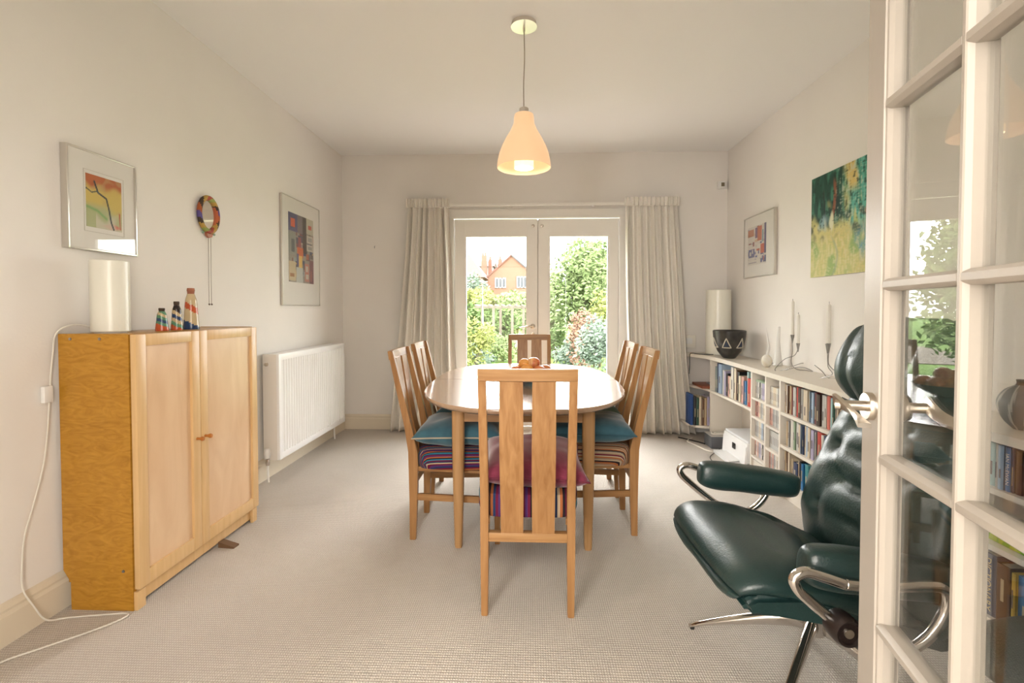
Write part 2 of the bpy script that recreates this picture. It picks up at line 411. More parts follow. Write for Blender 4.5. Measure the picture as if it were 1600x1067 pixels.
# ================================================================== RADIATOR
t = thing('radiator', 'white ribbed panel radiator on the left wall between cupboard and corner', 'radiator', (-1.82, 3.9, .1))
x1 = -1.755; y0, y1, z0, z1 = 3.33, 4.53, .148, .89
bm = bmesh.new()
n = 30; poly = []
for i in range(n):
    a = y0+.035+(y1-y0-.07)*i/n; p = (y1-y0-.07)/n
    poly += [(x1-.010, a), (x1+.001, a+p*.22), (x1+.001, a+p*.55), (x1-.010, a+p*.77)]
prof = [(x1-.02, y0+.03)]+poly+[(x1-.003, y1-.03), (x1-.02, y1-.03)]
prism(bm, prof, 'z', z0+.04, z1-.04)
obj('front_panel', bm, RADW, t, True, ang=25)
bm = bmesh.new(); box(bm, x1-.018, x1+.002, y0, y0+.04, z0, z1, .004); box(bm, x1-.018, x1+.002, y1-.04, y1, z0, z1, .004)
box(bm, x1-.018, x1+.002, y0+.036, y1-.036, z1-.045, z1, .004); box(bm, x1-.018, x1+.002, y0+.036, y1-.036, z0, z0+.045, .004); obj('panel_frame', bm, RADW, t, True)
RS = mat('radiator_side', (.74, .70, .64), .4)
for ya_ in (y0, y1-.008): obj('side_cover', B(LX+.02, x1-.016, ya_, ya_+.008, z0, z1, .003), RS, t, True)
bm = bmesh.new(); box(bm, LX+.03, x1-.02, y0+.008, y1-.008, z1-.012, z1, .002)
obj('top_grille', bm, RADW, t, True)
obj('rear_panel', B(LX+.012, LX+.03, y0+.02, y1-.02, z0+.03, z1-.03, .003), RADW, t, True)
bm = bmesh.new(); lathe(bm, [(0, 0), (.013, 0), (.013, .012), (.009, .014), (0, .014)], seg=14); tr(bm, Matrix.Translation((LX+.05, y0, .82)) @ Matrix.Rotation(R(90), 4, 'X')); obj('bleed_plug', bm, METAL, t, True)
for yy, nm in ((y0+.0, 1), (y1-.05, 0)):
    bm = bmesh.new(); tube(bm, [(LX+.055, yy-.01, .15), (LX+.06, yy-.02, .08), (LX+.065, yy-.02, 0)], .0075, 8, 4); obj('pipe', bm, FRAMEW, t, True)
    bm = bmesh.new(); lathe(bm, [(0, 0), (.012, 0), (.015, .02), (.012, .045), (0, .05)], LX+.055, yy-.012, 12, .115); obj('valve', bm, CHROME, t, True)
bm = bmesh.new(); lathe(bm, [(0, 0), (.018, .002), (.021, .02), (.018, .06), (.012, .068), (0, .068)], LX+.055, y0-.015, 16, .165); obj('thermostat_head', bm, WHITEP, t, True)

# ================================================================== CUPBOARD
cy0, cy1, cx0, cx1, ch = 1.86, 2.715, LX+.022, -1.57, 1.105
t = thing('cupboard', 'honey coloured birch two-door cupboard standing against the left wall', 'cupboard', (-1.72, 2.29, 0))
bm = bmesh.new(); prism(bm, [(cx0, .16), (cx0+.03, .11), (cx0+.03, 0), (cx1-.012, 0), (cx1-.012, ch), (cx0, ch)], 'y', cy0, cy0+.02); obj('side_panel', bm, BURL, t, True, sm=False)
bm = bmesh.new(); prism(bm, [(cx0, .16), (cx0+.03, .11), (cx0+.03, 0), (cx1-.012, 0), (cx1-.012, ch), (cx0, ch)], 'y', cy1-.02, cy1); obj('side_panel', bm, BURL, t, True, sm=False)
obj('top_board', B(cx0, cx1-.012, cy0+.02, cy1-.02, ch-.022, ch-.002, .002), BURL, t, True)
obj('back_board', B(cx0+.002, cx0+.01, cy0+.02, cy1-.02, .1, ch-.022), BURL, t, True)
obj('bottom_board', B(cx0+.01, cx1-.03, cy0+.02, cy1-.02, .08, .1), BIRCHV, t, True)
bm = bmesh.new(); box(bm, cx1-.035, cx1-.012, cy0+.02, cy1-.02, .02, .075, .002); obj('plinth', bm, BIRCHV, t, True)
for yy in (cy0+.003, cy1-.045): obj('foot', B(cx1-.012, cx1+.004, yy, yy+.042, 0 if yy > 2 else .0, .075, .002), BIRCHV, t, True)
def cdoor(a, b_, knob):
    fr = .052
    bm = bmesh.new(); xa, xb = cx1-.008, cx1+.016
    box(bm, xa, xb, a, a+fr, .085, ch-.003, .003); box(bm, xa, xb, b_-fr, b_, .085, ch-.003, .003)
    box(bm, xa, xb-.001, a+fr, b_-fr, .085, .085+.06, .002); box(bm, xa, xb-.001, a+fr, b_-fr, ch-.05, ch-.003, .002)
    d = obj('door', bm, BIRCHV, t, True)
    p = obj('door_panel', B(xa+.002, xb-.012, a+fr-.004, b_-fr+.004, .13, ch-.045), BIRCHP, d, True)
    bm = bmesh.new(); lathe(bm, [(0, 0), (.007, 0), (.006, .012), (.011, .026), (.009, .032), (0, .033)], seg=14); tr(bm, Matrix.Translation((xb, knob, .60)) @ Matrix.Rotation(R(90), 4, 'Y'))
    obj('knob', bm, mat('orange_wood_knob', (.45, .16, .03), .35), d, True)
mid = 2.235
cdoor(cy0+.003, mid-.002, mid-.028); cdoor(mid+.002, cy1-.003, mid+.028)
for (yy, zz) in ((cx0+.05, ch-.02), (cx0+.17, ch-.02), (cx1-.05, .16)):
    bm = bmesh.new(); lathe(bm, [(0, 0), (.006, 0), (.005, .003), (0, .003)], seg=12); tr(bm, Matrix.Translation((yy, cy0, zz)) @ Matrix.Rotation(R(90), 4, 'X')); obj('screw_cap', bm, STEELW, t, True)
bm = bmesh.new(); prism(bm, [(0, 0), (.085, 0), (.085, .008), (.0, .028)], 'y', -.02, .02)
o = obj('door_wedge', bm, mat('brown_wedge_wood', (.16, .085, .04), .6)); o.location = (-1.575, 2.40, 0); o.rotation_euler = (0, 0, R(-5)); tag(o, 'small brown wooden wedge on the carpet under the birch cupboard', 'wedge')

# lamp on cupboard
def cyl_lamp(label, loc, r, h, name='table_lamp', lab2=None):
    t = thing(name, label, 'lamp', loc)
    bm = bmesh.new(); lathe(bm, [(0, .004), (r-.004, .004), (r, .008), (r, h-.003), (r-.003, h), (r-.006, h-.003), (r-.006, .02), (0, .02)], seg=40)
    obj('lamp_shade', bm, OPAL, t)
    bm = bmesh.new(); lathe(bm, [(0, 0), (r*.8, 0), (r*.8, .004), (0, .004)], seg=30); obj('base', bm, WHITEP, t); return t
lampL = cyl_lamp('cylindrical white glass table lamp on the left end of the birch cupboard', (-1.775, 2.0, ch-.002), .068, .303)
bm = bmesh.new(); tube(bm, [(-1.845, 1.985, 1.125), (-1.855, 1.92, 1.14), (-1.868, 1.855, 1.11), (-1.872, 1.84, 1.02), (-1.875, 1.83, .90), (-1.874, 1.82, .78), (-1.874, 1.80, .62), (-1.874, 1.76, .48),
    (-1.874, 1.72, .36), (-1.866, 1.70, .24), (-1.862, 1.70, .17), (-1.845, 1.72, .10), (-1.83, 1.75, .03), (-1.80, 1.80, .006), (-1.70, 1.82, .006), (-1.60, 1.835, .006), (-1.575, 1.82, .006), (-1.60, 1.77, .006), (-1.66, 1.70, .006), (-1.74, 1.62, .006), (-1.80, 1.55, .006), (-1.83, 1.4, .006)], .0032, 6, 6)
cab = tag(obj('lamp_cable', bm, CABLE), 'white lamp cable with inline switch trailing down the left wall onto the carpet', 'cable')
bm = bmesh.new(); box(bm, -1.884, -1.866, 1.80, 1.835, .84, .905, .005); obj('inline_switch', bm, WHITEP, cab)

# three sand-art bottles
def sandbottle(label, x, y, r, h, bands, cork, sq=False):
    t = thing('sand_bottle', label, 'bottle', (x, y, ch-.002), 0, 'sand art bottles on the cupboard')
    bm = bmesh.new(); seg = 20; nz = 26; prof = []
    for i in range(nz+1):
        z = h*.86*i/nz; s = i/nz
        rr = r*(1-.38*s) if s < .84 else r*(.68-.24*(s-.84)/.16)
        prof.append((rr if i else r*.96, z))
    rings = [[(a*math.cos(2*PI*k/seg), a*math.sin(2*PI*k/seg), z) for k in range(seg)] for a, z in prof]
    loft(bm, rings)
    cl = bm.loops.layers.float_color.new('Col')
    for f in bm.faces:
        c = f.calc_center_median(); th = math.atan2(c.y, c.x)
        q = c.z/h+.09*math.sin(th+1); k = int(max(0, min(len(bands)-1, q/.9*len(bands))))
        for l in f.loops: l[cl] = (*bands[k], 1)
    obj('bottle_body', bm, attr_mat('coloured_sand', .25, .5), t)
    bm = bmesh.new(); lathe(bm, [(0, h*.85), (r*.42, h*.85), (r*.46, h*.93), (r*.5, h*.94), (r*.44, h), (0, h)], seg=14)
    obj('stopper', bm, cork, t)
cork1 = mat('terracotta_stopper', (.35, .13, .07), .7); cork2 = mat('dark_stopper', (.06, .035, .02), .6)
g_, b2, w2, o2, k2 = (.10, .24, .14), (.02, .05, .13), (.55, .42, .24), (.50, .09, .03), (.02, .012, .012)
sandbottle('short round glass bottle of green and orange layered sand, leftmost of three on the cupboard', -1.70, 2.19, .027, .105, [o2, o2, g_, b2, g_, w2, g_], cork2)
sandbottle('middle glass bottle of striped sand with dark stopper on the cupboard', -1.70, 2.285, .026, .137, [o2, g_, w2, b2, w2, k2, k2], cork2)
sandbottle('tallest tapering glass bottle of cream, red and blue sand on the cupboard', -1.70, 2.385, .036, .205, [b2, w2, w2, o2, w2, w2], cork1)

# ================================================================== ARTWORK
def artgrid(name, parent, origin, du, dv, w_, h_, nu, nv, fn, nrm, thick=.002):
    """flat painting surface: origin lower-left, du/dv unit vectors; fn(u,v)->rgb"""
    bm = bmesh.new(); cl = bm.loops.layers.float_color.new('Col'); O = Vector(origin); du = Vector(du); dv = Vector(dv); nn = Vector(nrm)
    V = [[bm.verts.new(O+du*w_*i/nu+dv*h_*j/nv+nn*thick) for j in range(nv+1)] for i in range(nu+1)]
    for i in range(nu):
        for j in range(nv):
            f = bm.faces.new((V[i][j], V[i+1][j], V[i+1][j+1], V[i][j+1])); c = fn((i+.5)/nu, (j+.5)/nv)
            for l in f.loops: l[cl] = (*c, 1)
    # edge thickness
    bd = [e for e in bm.edges if e.is_boundary]; r = bmesh.ops.extrude_edge_only(bm, edges=bd)
    vs = [v for v in r['geom'] if isinstance(v, bmesh.types.BMVert)]; bmesh.ops.translate(bm, verts=vs, vec=-nn*thick)
    return obj(name, bm, ART, parent, True, sm=False)
def mixc(a, b_, t): t = max(0, min(1, t)); return tuple(a[i]*(1-t)+b_[i]*t for i in range(3))
def nz(u, v, s=1, o=0): return noise.noise(Vector((u*s+o, v*s+o*1.7, o)))
def sstep(a, b_, x):
    t = max(0, min(1, (x-a)/(b_-a))); return t*t*(3-2*t)
def seg_d(u, v, pts, asp=1):
    best = 9
    for (a, b_), (c, d) in zip(pts, pts[1:]):
        vx, vy = c-a, d-b_; t = max(0, min(1, ((u-a)*vx+(v-b_)*vy)/(vx*vx+vy*vy))); best = min(best, math.hypot(u-a-t*vx, (v-b_-t*vy)*asp))
    return best
def art_flower(u, v):
    q = v+.12*nz(u, v, 3, 2)
    c = mixc((.42, .44, .22), (.62, .47, .12), sstep(.25, .5, q)); c = mixc(c, (.45, .12, .03), sstep(.72, .9, q+.1*nz(u, v, 4, 5)+.06*u))
    c = mixc(c, (.5, .35, .15), .5*sstep(.6, .9, nz(u, v, 5, 8)+.5)*(q > .4))
    c = mixc(c, (.6, .05, .03), sstep(.06, .0, abs(v-.06)+.25*abs(u-.72)-.04))
    if v > .1: c = mixc(c, (.18, .38, .12), .8*sstep(.05, .0, seg_d(u, v, [(0, .38), (.3, .33), (.55, .2)])))
    c = mixc(c, (.62, .57, .45), .8*sstep(.0, .3, .35-v+.3*nz(u, v, 4, 11))*(u > .25))
    c = mixc(c, (.02, .03, .04), sstep(.035, .012, seg_d(u, v, [(.22, .88), (.32, .68), (.55, .6), (.62, .4), (.68, .15), (.75, .02)], 1.3)))
    c = mixc(c, (.03, .05, .05), sstep(.022, .008, seg_d(u, v, [(0, .72), (.15, .66), (.28, .7)], 1.3)))
    c = mixc(c, (.45, .12, .05), sstep(.03, .01, seg_d(u, v, [(.93, .35), (.95, .05)])))
    return c
def patches(seed, blocks, base):
    def f(u, v):
        c = base(u, v)
        for (a, b_, c_, d, col) in blocks:
            if a <= u < c_ and b_ <= v < d: c = col
        return c
    return f
def mkblocks(seed, cols, n, specials=()):
    rng = random.Random(seed); out = []
    for _ in range(n):
        a, b_ = rng.random(), rng.random(); w_ = rng.uniform(.04, .2); h_ = rng.uniform(.02, .12)
        out.append((a, b_, a+w_, b_+h_, rng.choice(cols)))
    return out+list(specials)
pal2 = [(.09, .09, .13), (.14, .12, .11), (.32, .28, .22), (.45, .40, .30), (.40, .12, .05), (.06, .09, .16), (.20, .17, .10), (.5, .33, .12), (.22, .08, .08), (.30, .33, .33)]
bl2 = mkblocks(3, pal2, 110, [(0, .74, .34, 1, (.10, .10, .20)), (.08, .80, .24, .92, (.62, .12, .05)), (.34, .74, .55, 1, (.20, .17, .17)), (.55, .45, .70, 1, (.07, .05, .04)), (.7, .76, 1, 1, (.48, .45, .34)),
    (.78, .84, .92, .90, (.55, .08, .05)), (.72, .62, .98, .74, (.55, .50, .42)), (.76, .65, .94, .71, (.35, .33, .30)), (.72, .50, .98, .60, (.55, .50, .42)), (.76, .53, .94, .57, (.33, .31, .28)),
    (0, .40, .28, .74, (.28, .28, .24)), (.10, .44, .22, .62, (.12, .13, .13)), (.32, .38, .56, .52, (.60, .15, .05)), (.36, .52, .48, .68, (.33, .10, .10)), (.3, .24, .38, .42, (.10, .10, .22)), (.38, .22, .52, .40, (.72, .48, .12)),
    (.0, .02, .26, .30, (.55, .45, .28)), (.05, .08, .2, .12, (.35, .16, .06)), (.28, 0, .55, .22, (.50, .52, .48)), (.62, .02, .80, .30, (.50, .20, .15)), (.66, .06, .78, .14, (.50, .48, .40)), (.66, .18, .76, .26, (.50, .48, .40)), (.82, 0, 1, .36, (.20, .09, .10)), (.86, .04, .92, .2, (.35, .12, .10))])
pal3 = [(.62, .58, .52), (.60, .56, .50), (.14, .16, .34), (.50, .12, .06), (.30, .10, .10), (.62, .45, .3), (.10, .12, .25), (.55, .52, .48)]
bl3 = mkblocks(9, pal3, 70, [(0, .75, .35, .93, (.52, .22, .12)), (.42, .68, .72, .95, (.20, .12, .22)), (.55, .6, .78, .96, (.50, .14, .07)), (.92, .25, 1, 1, (.11, .10, .20)), (.72, .26, .92, .50, (.55, .12, .06)), (.05, .2, .4, .42, (.12, .13, .28)),
    (.1, .25, .2, .35, (.6, .58, .5)), (.25, .3, .3, .4, (.6, .58, .5)), (.8, .08, .88, .2, (.12, .14, .32)), (0, 0, .72, .13, (.66, .62, .55)), (.05, .05, .5, .075, (.25, .22, .3)), (0, 0, 1, .03, (.66, .62, .55)), (.78, .5, .9, .95, (.6, .57, .5)), (.80, .55, .86, .85, (.14, .32, .36))])
def art_land(u, v):
    n1 = nz(u*1.2, v, 4, 3); n2 = nz(u, v, 9, 6); n3 = nz(u*2.5, v*.8, 6, 12)
    c = mixc((.60, .52, .20), (.55, .55, .24), .5+n1)
    c = mixc(c, (.30, .42, .14), sstep(.05, .35, n1+.25*n2-.05))
    dark = (.015, .065, .05)
    m_ = sstep(.40, .62, v+.22*n1+.1*n2); c = mixc(c, dark, m_*sstep(.62, .5, u))
    c = mixc(c, (.05, .19, .13), m_*sstep(.62, .5, u)*sstep(-.1, .3, n3))
    c = mixc(c, (.07, .30, .22), sstep(.5, .62, v+.2*n2)*sstep(.55, .68, u+.12*n1))
    c = mixc(c, (.12, .42, .34), sstep(.55, .7, u+.25*n1)*sstep(.02, .35, n3+.2)*sstep(.35, .5, v))
    c = mixc(c, (.66, .50, .18), sstep(.11, .03, abs(u-.67+.1*(v-.9)+.05*n2))*sstep(.70, .82, v))
    c = mixc(c, (.15, .33, .38), sstep(.62, .9, u+.3*n3+.1)*sstep(.5, .35, v)*sstep(.0, .2, v-.05)*sstep(.7, .85, u+.12*n2))
    c = mixc(c, (.05, .06, .05), sstep(.5, .9, .5+n2+.5*n1)*sstep(.18, .05, abs(v-.48))*.8)
    c = mixc(c, (.25, .09, .05), sstep(.035, .012, abs(u-.37+.04*math.sin(v*6)))*sstep(.52, .6, v)*sstep(.95, .85, v))
    for xx, a0 in ((.2, .05), (.46, -.02)):
        c = mixc(c, (.02, .04, .035), sstep(.022, .008, abs(u-xx-a0*(1-v)*2))*sstep(.5, .58, v)*sstep(.93, .8, v))
    c = mixc(c, (.30, .10, .04), sstep(.12, .0, math.hypot(u-.88, (v-.52)*1.6)+.12*n3)*.9)
    c = mixc(c, (.28, .42, .46), sstep(.12, .03, math.hypot((u-.24), (v-.53)*1.2)+.1*n2)*.8)
    c = mixc(c, (.66, .64, .45), sstep(.1, .02, math.hypot((u-.33)*1.2, v-.50)+.08*n3))
    bz = nz(u*3, v*1.1, 11, 20)+.6*nz(u, v*2.4, 23, 31)
    c = mixc(c, (.012, .035, .03), .75*sstep(.12, .5, bz)*sstep(.35, .55, v))
    c = mixc(c, (.55, .60, .45), .6*sstep(.1, .5, -bz)*sstep(.25, .6, v)*sstep(.35, .6, u+.3*n1))
    c = mixc(c, (.66, .60, .34), .5*sstep(.05, .4, bz)*sstep(.5, .3, v))
    c = mixc(c, (.38, .44, .16), .45*sstep(.05, .4, -bz)*sstep(.5, .3, v))
    c = mixc(c, (.30, .36, .22), .6*sstep(.03, .0, abs(u-.38-.08*math.sin(v*9)))*sstep(.42, .3, v))
    return c
def picture(name, label, wallx, sgn, ya, yb, z0, z1, depth, frame_w, frame_m, mount, au, av, fn, nu, nv, glassy=True, cat='picture'):
    """sgn=+1 hangs on the left wall facing +x ; -1 on the right wall"""
    t = thing(name, label, cat, (wallx, (ya+yb)/2, z0)); X = lambda d: wallx+sgn*d
    def bx(bm, d0, d1, y0, y1, a, b_, bev=0): box(bm, min(X(d0), X(d1)), max(X(d0), X(d1)), y0, y1, a, b_, bev)
    if frame_w:
        bm = bmesh.new(); f = frame_w
        bx(bm, .002, depth, ya, ya+f, z0, z1, .0015); bx(bm, .002, depth, yb-f, yb, z0, z1, .0015); bx(bm, .002, depth, ya+f, yb-f, z0, z0+f, .0015); bx(bm, .002, depth, ya+f, yb-f, z1-f, z1, .0015)
        obj('frame', bm, frame_m, t, True)
    bm = bmesh.new(); bx(bm, .004, depth-.008, ya+frame_w*.6, yb-frame_w*.6, z0+frame_w*.6, z1-frame_w*.6); obj('mount', bm, mount, t, True, sm=False)
    a0, a1 = ya+(yb-ya)*au[0], ya+(yb-ya)*au[1]; c0, c1 = z0+(z1-z0)*av[0], z0+(z1-z0)*av[1]
    # reading direction: on left wall u runs with +y ; on right wall u runs with -y
    if sgn > 0: artgrid('artwork', t, (X(depth-.008), a0, c0), (0, 1, 0), (0, 0, 1), a1-a0, c1-c0, nu, nv, fn, (sgn, 0, 0))
    else: artgrid('artwork', t, (X(depth-.008), a1, c0), (0, -1, 0), (0, 0, 1), a1-a0, c1-c0, nu, nv, fn, (sgn, 0, 0))
    if glassy:
        bm = bmesh.new(); bx(bm, depth-.004, depth-.002, ya+frame_w*.7, yb-frame_w*.7, z0+frame_w*.7, z1-frame_w*.7); obj('glass', bm, PGLASS, t, True, sm=False)
    return t
p = picture('framed_picture', 'silver framed abstract in orange, yellow and green with wide cream mount above the white lamp', LX, 1, 1.905, 2.253, 1.452, 1.872, .03, .008, ALU, PAPER, (.26, .77), (.24, .77), art_flower, 44, 60)
artm = mat('mount_bevel', (.62, .58, .51), .8)
bm = bmesh.new()
ya, yb, za, zb = 1.905+.348*.23, 1.905+.348*.81, 1.452+.42*.19, 1.452+.42*.81
for (a, b_, c, d) in ((ya, yb, za, za+.0025), (ya, yb, zb-.0025, zb), (ya, ya+.0025, za, zb), (yb-.0025, yb, za, zb)): box(bm, LX+.022, LX+.0235, a, b_, c, d)
obj('mount_line', bm, artm, p, True, sm=False)
picture('framed_print', 'unframed tall clip-glass print of coloured collage blocks on the left wall above the radiator', LX, 1, 3.625, 4.275, 1.234, 2.08, .022, .003, ALU, PAPER, (.16, .82), (.22, .86), patches(0, bl2, lambda u, v: (.30, .27, .22)), 50, 80)
picture('framed_print', 'small framed red and blue block print on the right wall near the corner', RX, -1, 3.87, 4.41, 1.474, 1.995, .03, .009, ALU, PAPER, (.26, .86), (.20, .82), patches(0, bl3, lambda u, v: (.64, .60, .54)), 46, 60)
# canvas
t = thing('canvas_painting', 'unframed green and yellow abstract woodland canvas on the right wall', 'painting', (RX, 3.07, 1.41))
obj('canvas', B(RX-.02, RX-.001, 2.76, 3.38, 1.415, 2.07, .002), PAPER, t, True)
artgrid('painted_surface', t, (RX-.02, 3.38, 1.415), (0, -1, 0), (0, 0, 1), .62, .655, 110, 116, art_land, (-1, 0, 0), .001)

# beaded ring on left wall
t = thing('beaded_mirror', 'small round mirror in a multicoloured beaded ring with two hanging strings on the left wall', 'mirror', (LX, 2.79, 1.75))
bm = bmesh.new(); cl = bm.loops.layers.float_color.new('Col'); n1, n2 = 72, 12
rr, rz, rt = .080, .096, .0155; rings = []
for i in range(n1):
    a = 2*PI*i/n1; k = 1+.06*math.sin(i*PI)
    rings.append([(LX+.016+.013*math.sin(2*PI*j/n2), 2.79+(rr+rt*math.cos(2*PI*j/n2)*k)*math.cos(a), 1.752+(rz+rt*math.cos(2*PI*j/n2)*k)*math.sin(a)) for j in range(n2)])
rings.append(rings[0]); loft(bm, rings, caps=False); bmesh.ops.remove_doubles(bm, verts=bm.verts, dist=1e-5)
cols = [(.45, .28, .06), (.05, .03, .02), (.40, .10, .03), (.10, .07, .25), (.05, .03, .02), (.45, .28, .06), (.28, .32, .08), (.35, .06, .04)]
for f in bm.faces:
    c = f.calc_center_median(); a = math.atan2(c.z-1.752, c.y-2.79); rad = math.hypot(c.y-2.79, c.z-1.752)
    if rad < .072: col = (.50, .13, .05)
    else: col = cols[int((a/(2*PI)+.5+rad*2.2)*16) % 8]
    for l in f.loops: l[cl] = (*col, 1)
obj('beaded_ring', bm, attr_mat('beadwork', .5), t, True)
bm = bmesh.new(); lathe(bm, [(0, 0), (1, 0), (1, .004), (0, .004)], seg=40); tr(bm, Matrix.Translation((LX+.008, 2.79, 1.752)) @ Matrix.Rotation(R(90), 4, 'Y') @ Matrix.Diagonal((.086, .070, 1, 1))); obj('mirror_glass', bm, mat('mirror', (.8, .76, .7), .06, .9), t, True)
bm = bmesh.new(); prism(bm, [(2.765, 1.66), (2.83, 1.66), (2.812, 1.625), (2.79, 1.618), (2.772, 1.63)], 'x', LX+.004, LX+.02); obj('bead_pendant', bm, mat('beads_red', (.40, .14, .07), .5), t, True)
for dy in (.0, .022):
    bm = bmesh.new(); tube(bm, [(LX+.012, 2.79+dy, 1.62), (LX+.010, 2.792+dy, 1.5), (LX+.011, 2.789+dy, 1.38), (LX+.010, 2.791+dy, 1.235)], .0011, 5, 6)
    bmesh.ops.create_icosphere(bm, subdivisions=1, radius=.006, matrix=Matrix.Translation((LX+.011, 2.791+dy, 1.232))); obj('bead_string', bm, mat('string_beads', (.15, .10, .07), .5), t, True)
for dy in (-.045, .055):
    bm = bmesh.new(); bmesh.ops.create_icosphere(bm, subdivisions=2, radius=.007, matrix=Matrix.Translation((LX+.011, 2.79+dy, 1.645))); obj('bead', bm, mat('pale_green_bead', (.3, .42, .3), .3), t, True)

# hook, sensor, socket
bm = bmesh.new(); tube(bm, [(-1.56, BY, 1.835), (-1.56, BY-.012, 1.832), (-1.56, BY-.014, 1.812)], .0035, 6, 3); tag(obj('picture_hook', bm, STEELW), 'tiny picture hook on the bare back wall left of the left curtain', 'hook')
t = thing('motion_sensor', 'small white alarm sensor high in the right back corner', 'sensor', (1.845, BY, 2.37))
bm = bmesh.new(); prism(bm, [(1.80, BY-.002), (1.89, BY-.002), (1.885, BY-.03), (1.86, BY-.045), (1.82, BY-.045), (1.803, BY-.03)], 'z', 2.365, 2.435); obj('housing', bm, WHITEP, t, True)
obj('sensor_lens', B(1.822, 1.852, BY-.048, BY-.044, 2.385, 2.42), mat('sensor_lens_dark', (.16, .13, .08), .4), t, True)
t = thing('wall_socket', 'white surface-mounted wall socket box on the back wall above the corner shelf', 'socket', (1.53, BY, .83))
obj('faceplate', B(1.47, 1.60, BY-.03, BY-.001, .83, .955, .006), mat('cream_plastic', (.82, .78, .70), .4), t, True)
obj('rocker', B(1.505, 1.565, BY-.036, BY-.028, .87, .925, .004), WHITEP, t, True)

# ================================================================== PENDANT LAMP
px_, py_ = -.04, 2.66
t = thing('pendant_lamp', 'bell-shaped opal glass pendant lamp hanging lit from the ceiling over the table', 'pendant lamp', (px_, py_, CZ))
bm = bmesh.new(); lathe(bm, [(0, CZ-.001), (.066, CZ-.001), (.066, CZ-.018), (.07, CZ-.020), (.07, CZ-.023), (0, CZ-.024)], px_, py_, 40); obj('ceiling_rose', bm, mat('satin_nickel', (.74, .69, .62), .3, .85), t, True)
bm = bmesh.new(); tube(bm, [(px_, py_, CZ-.02), (px_, py_, CZ-.05)], .006, 10); obj('cord_grip', bm, METAL, t, True)
bm = bmesh.new(); tube(bm, [(px_, py_, CZ-.04), (px_+.003, py_, 2.55), (px_-.002, py_, 2.4), (px_, py_, 2.27)], .0026, 6, 6); obj('cord', bm, mat('twisted_cord', (.30, .24, .18), .6), t, True)
bm = bmesh.new(); lathe(bm, [(0, 2.285), (.018, 2.285), (.025, 2.28), (.025, 2.268), (.02, 2.26), (.045, 2.252), (.045, 2.245), (0, 2.245)], px_, py_, 24); obj('shade_cap', bm, mat('cap_white', (.62, .55, .47), .4), t, True)
prof = [(.050, 2.248), (.053, 2.235), (.056, 2.199), (.073, 2.161), (.097, 2.121), (.117, 2.082), (.132, 2.043), (.141, 2.004), (.1445, 1.975), (.1445, 1.965)]
inn = [(r-.004, z) for r, z in prof[::-1]]
bm = bmesh.new()
seg = 48; P_ = prof+[(.1425, 1.9635)]+inn
loft(bm, [[(px_+r*math.cos(2*PI*i/seg), py_+r*math.sin(2*PI*i/seg), z) for i in range(seg)] for r, z in P_], caps=False)
SH = bpy.data.materials.new('lit_opal_shade'); SH.use_nodes = True; N = SH.node_tree.nodes; L = SH.node_tree.links; b = N['Principled BSDF']
b.inputs['Base Color'].default_value = (.45, .32, .22, 1); b.inputs['Roughness'].default_value = .35; b.inputs['Emission Color'].default_value = (1, .56, .28, 1); b.inputs['Emission Strength'].default_value = .40
obj('lamp_shade', bm, SH, t, True)
BU = mat('lit_bulb_glass', (1, .8, .5), .3); b = BU.node_tree.nodes['Principled BSDF']; b.inputs['Emission Color'].default_value = (1, .66, .30, 1); b.inputs['Emission Strength'].default_value = 1.1
bm = bmesh.new(); lathe(bm, [(.0, 2.05), (.045, 2.05), (.052, 2.04), (.052, 1.968), (.05, 1.962), (.046, 1.966), (.044, 1.985), (0, 1.985)], px_, py_, 32); obj('bulb', bm, BU, t, True)
pl = bpy.data.lights.new('pendant_light', 'POINT'); pl.energy = 4.0; pl.color = (1, .90, .78); pl.shadow_soft_size = .03
po = bpy.data.objects.new('pendant_light', pl); C.objects.link(po); po.location = (px_, py_, 1.975)

# ================================================================== TABLE
tcx, tcy, ta, tb, tz = -.04, 3.185, .592, .965, .745
t = thing('dining_table', 'oval extending oak dining table standing in the middle of the room', 'table', (tcx, tcy, 0))
def sup(a, b_, n=2.7, N_=96):
    out = []
    for i in range(N_):
        th = 2*PI*i/N_; c, s = math.cos(th), math.sin(th)
        out.append((math.copysign(abs(c)**(2/n), c)*a, math.copysign(abs(s)**(2/n), s)*b_))
    return out
bm = bmesh.new()
loft(bm, [[(x, y, z) for x, y in sup(ta-d, tb-d)] for d, z in ((.022, tz-.032), (.006, tz-.022), (0, tz-.012), (0, tz-.006), (.004, tz))])
obj('tabletop', bm, TABLEW, t)
obj('tabletop_joint', B(-ta+.01, ta-.01, -.0015, .0015, tz-.001, tz+.0004), mat('joint_line', (.18, .10, .05), .6), t)
bm = bmesh.new(); lx, ly0, ly1 = .318, -.745, .745
for s in (-1, 1):
    box(bm, s*(lx+.0)-.011, s*(lx+.0)+.011, ly0, ly1, tz-.105, tz-.032)
    box(bm, -lx, lx, s*ly1-.011, s*ly1+.011, tz-.105, tz-.032)
obj('apron', bm, OAKX, t)
for sx in (-1, 1):
    for sy in (ly0, ly1):
        bm = bmesh.new(); rings = []
        for z, r in ((0, .017), (.012, .019), (.30, .026), (.55, .030), (tz-.032, .031)):
            rings.append([(sx*(lx+.008)+r*1.05*math.copysign(abs(math.cos(a))**.7, math.cos(a)), sy-.0+r*1.05*math.copysign(abs(math.sin(a))**.7, math.sin(a)), z) for a in [2*PI*i/20 for i in range(20)]])
        loft(bm, rings); obj('leg', bm, TABLEL, t)

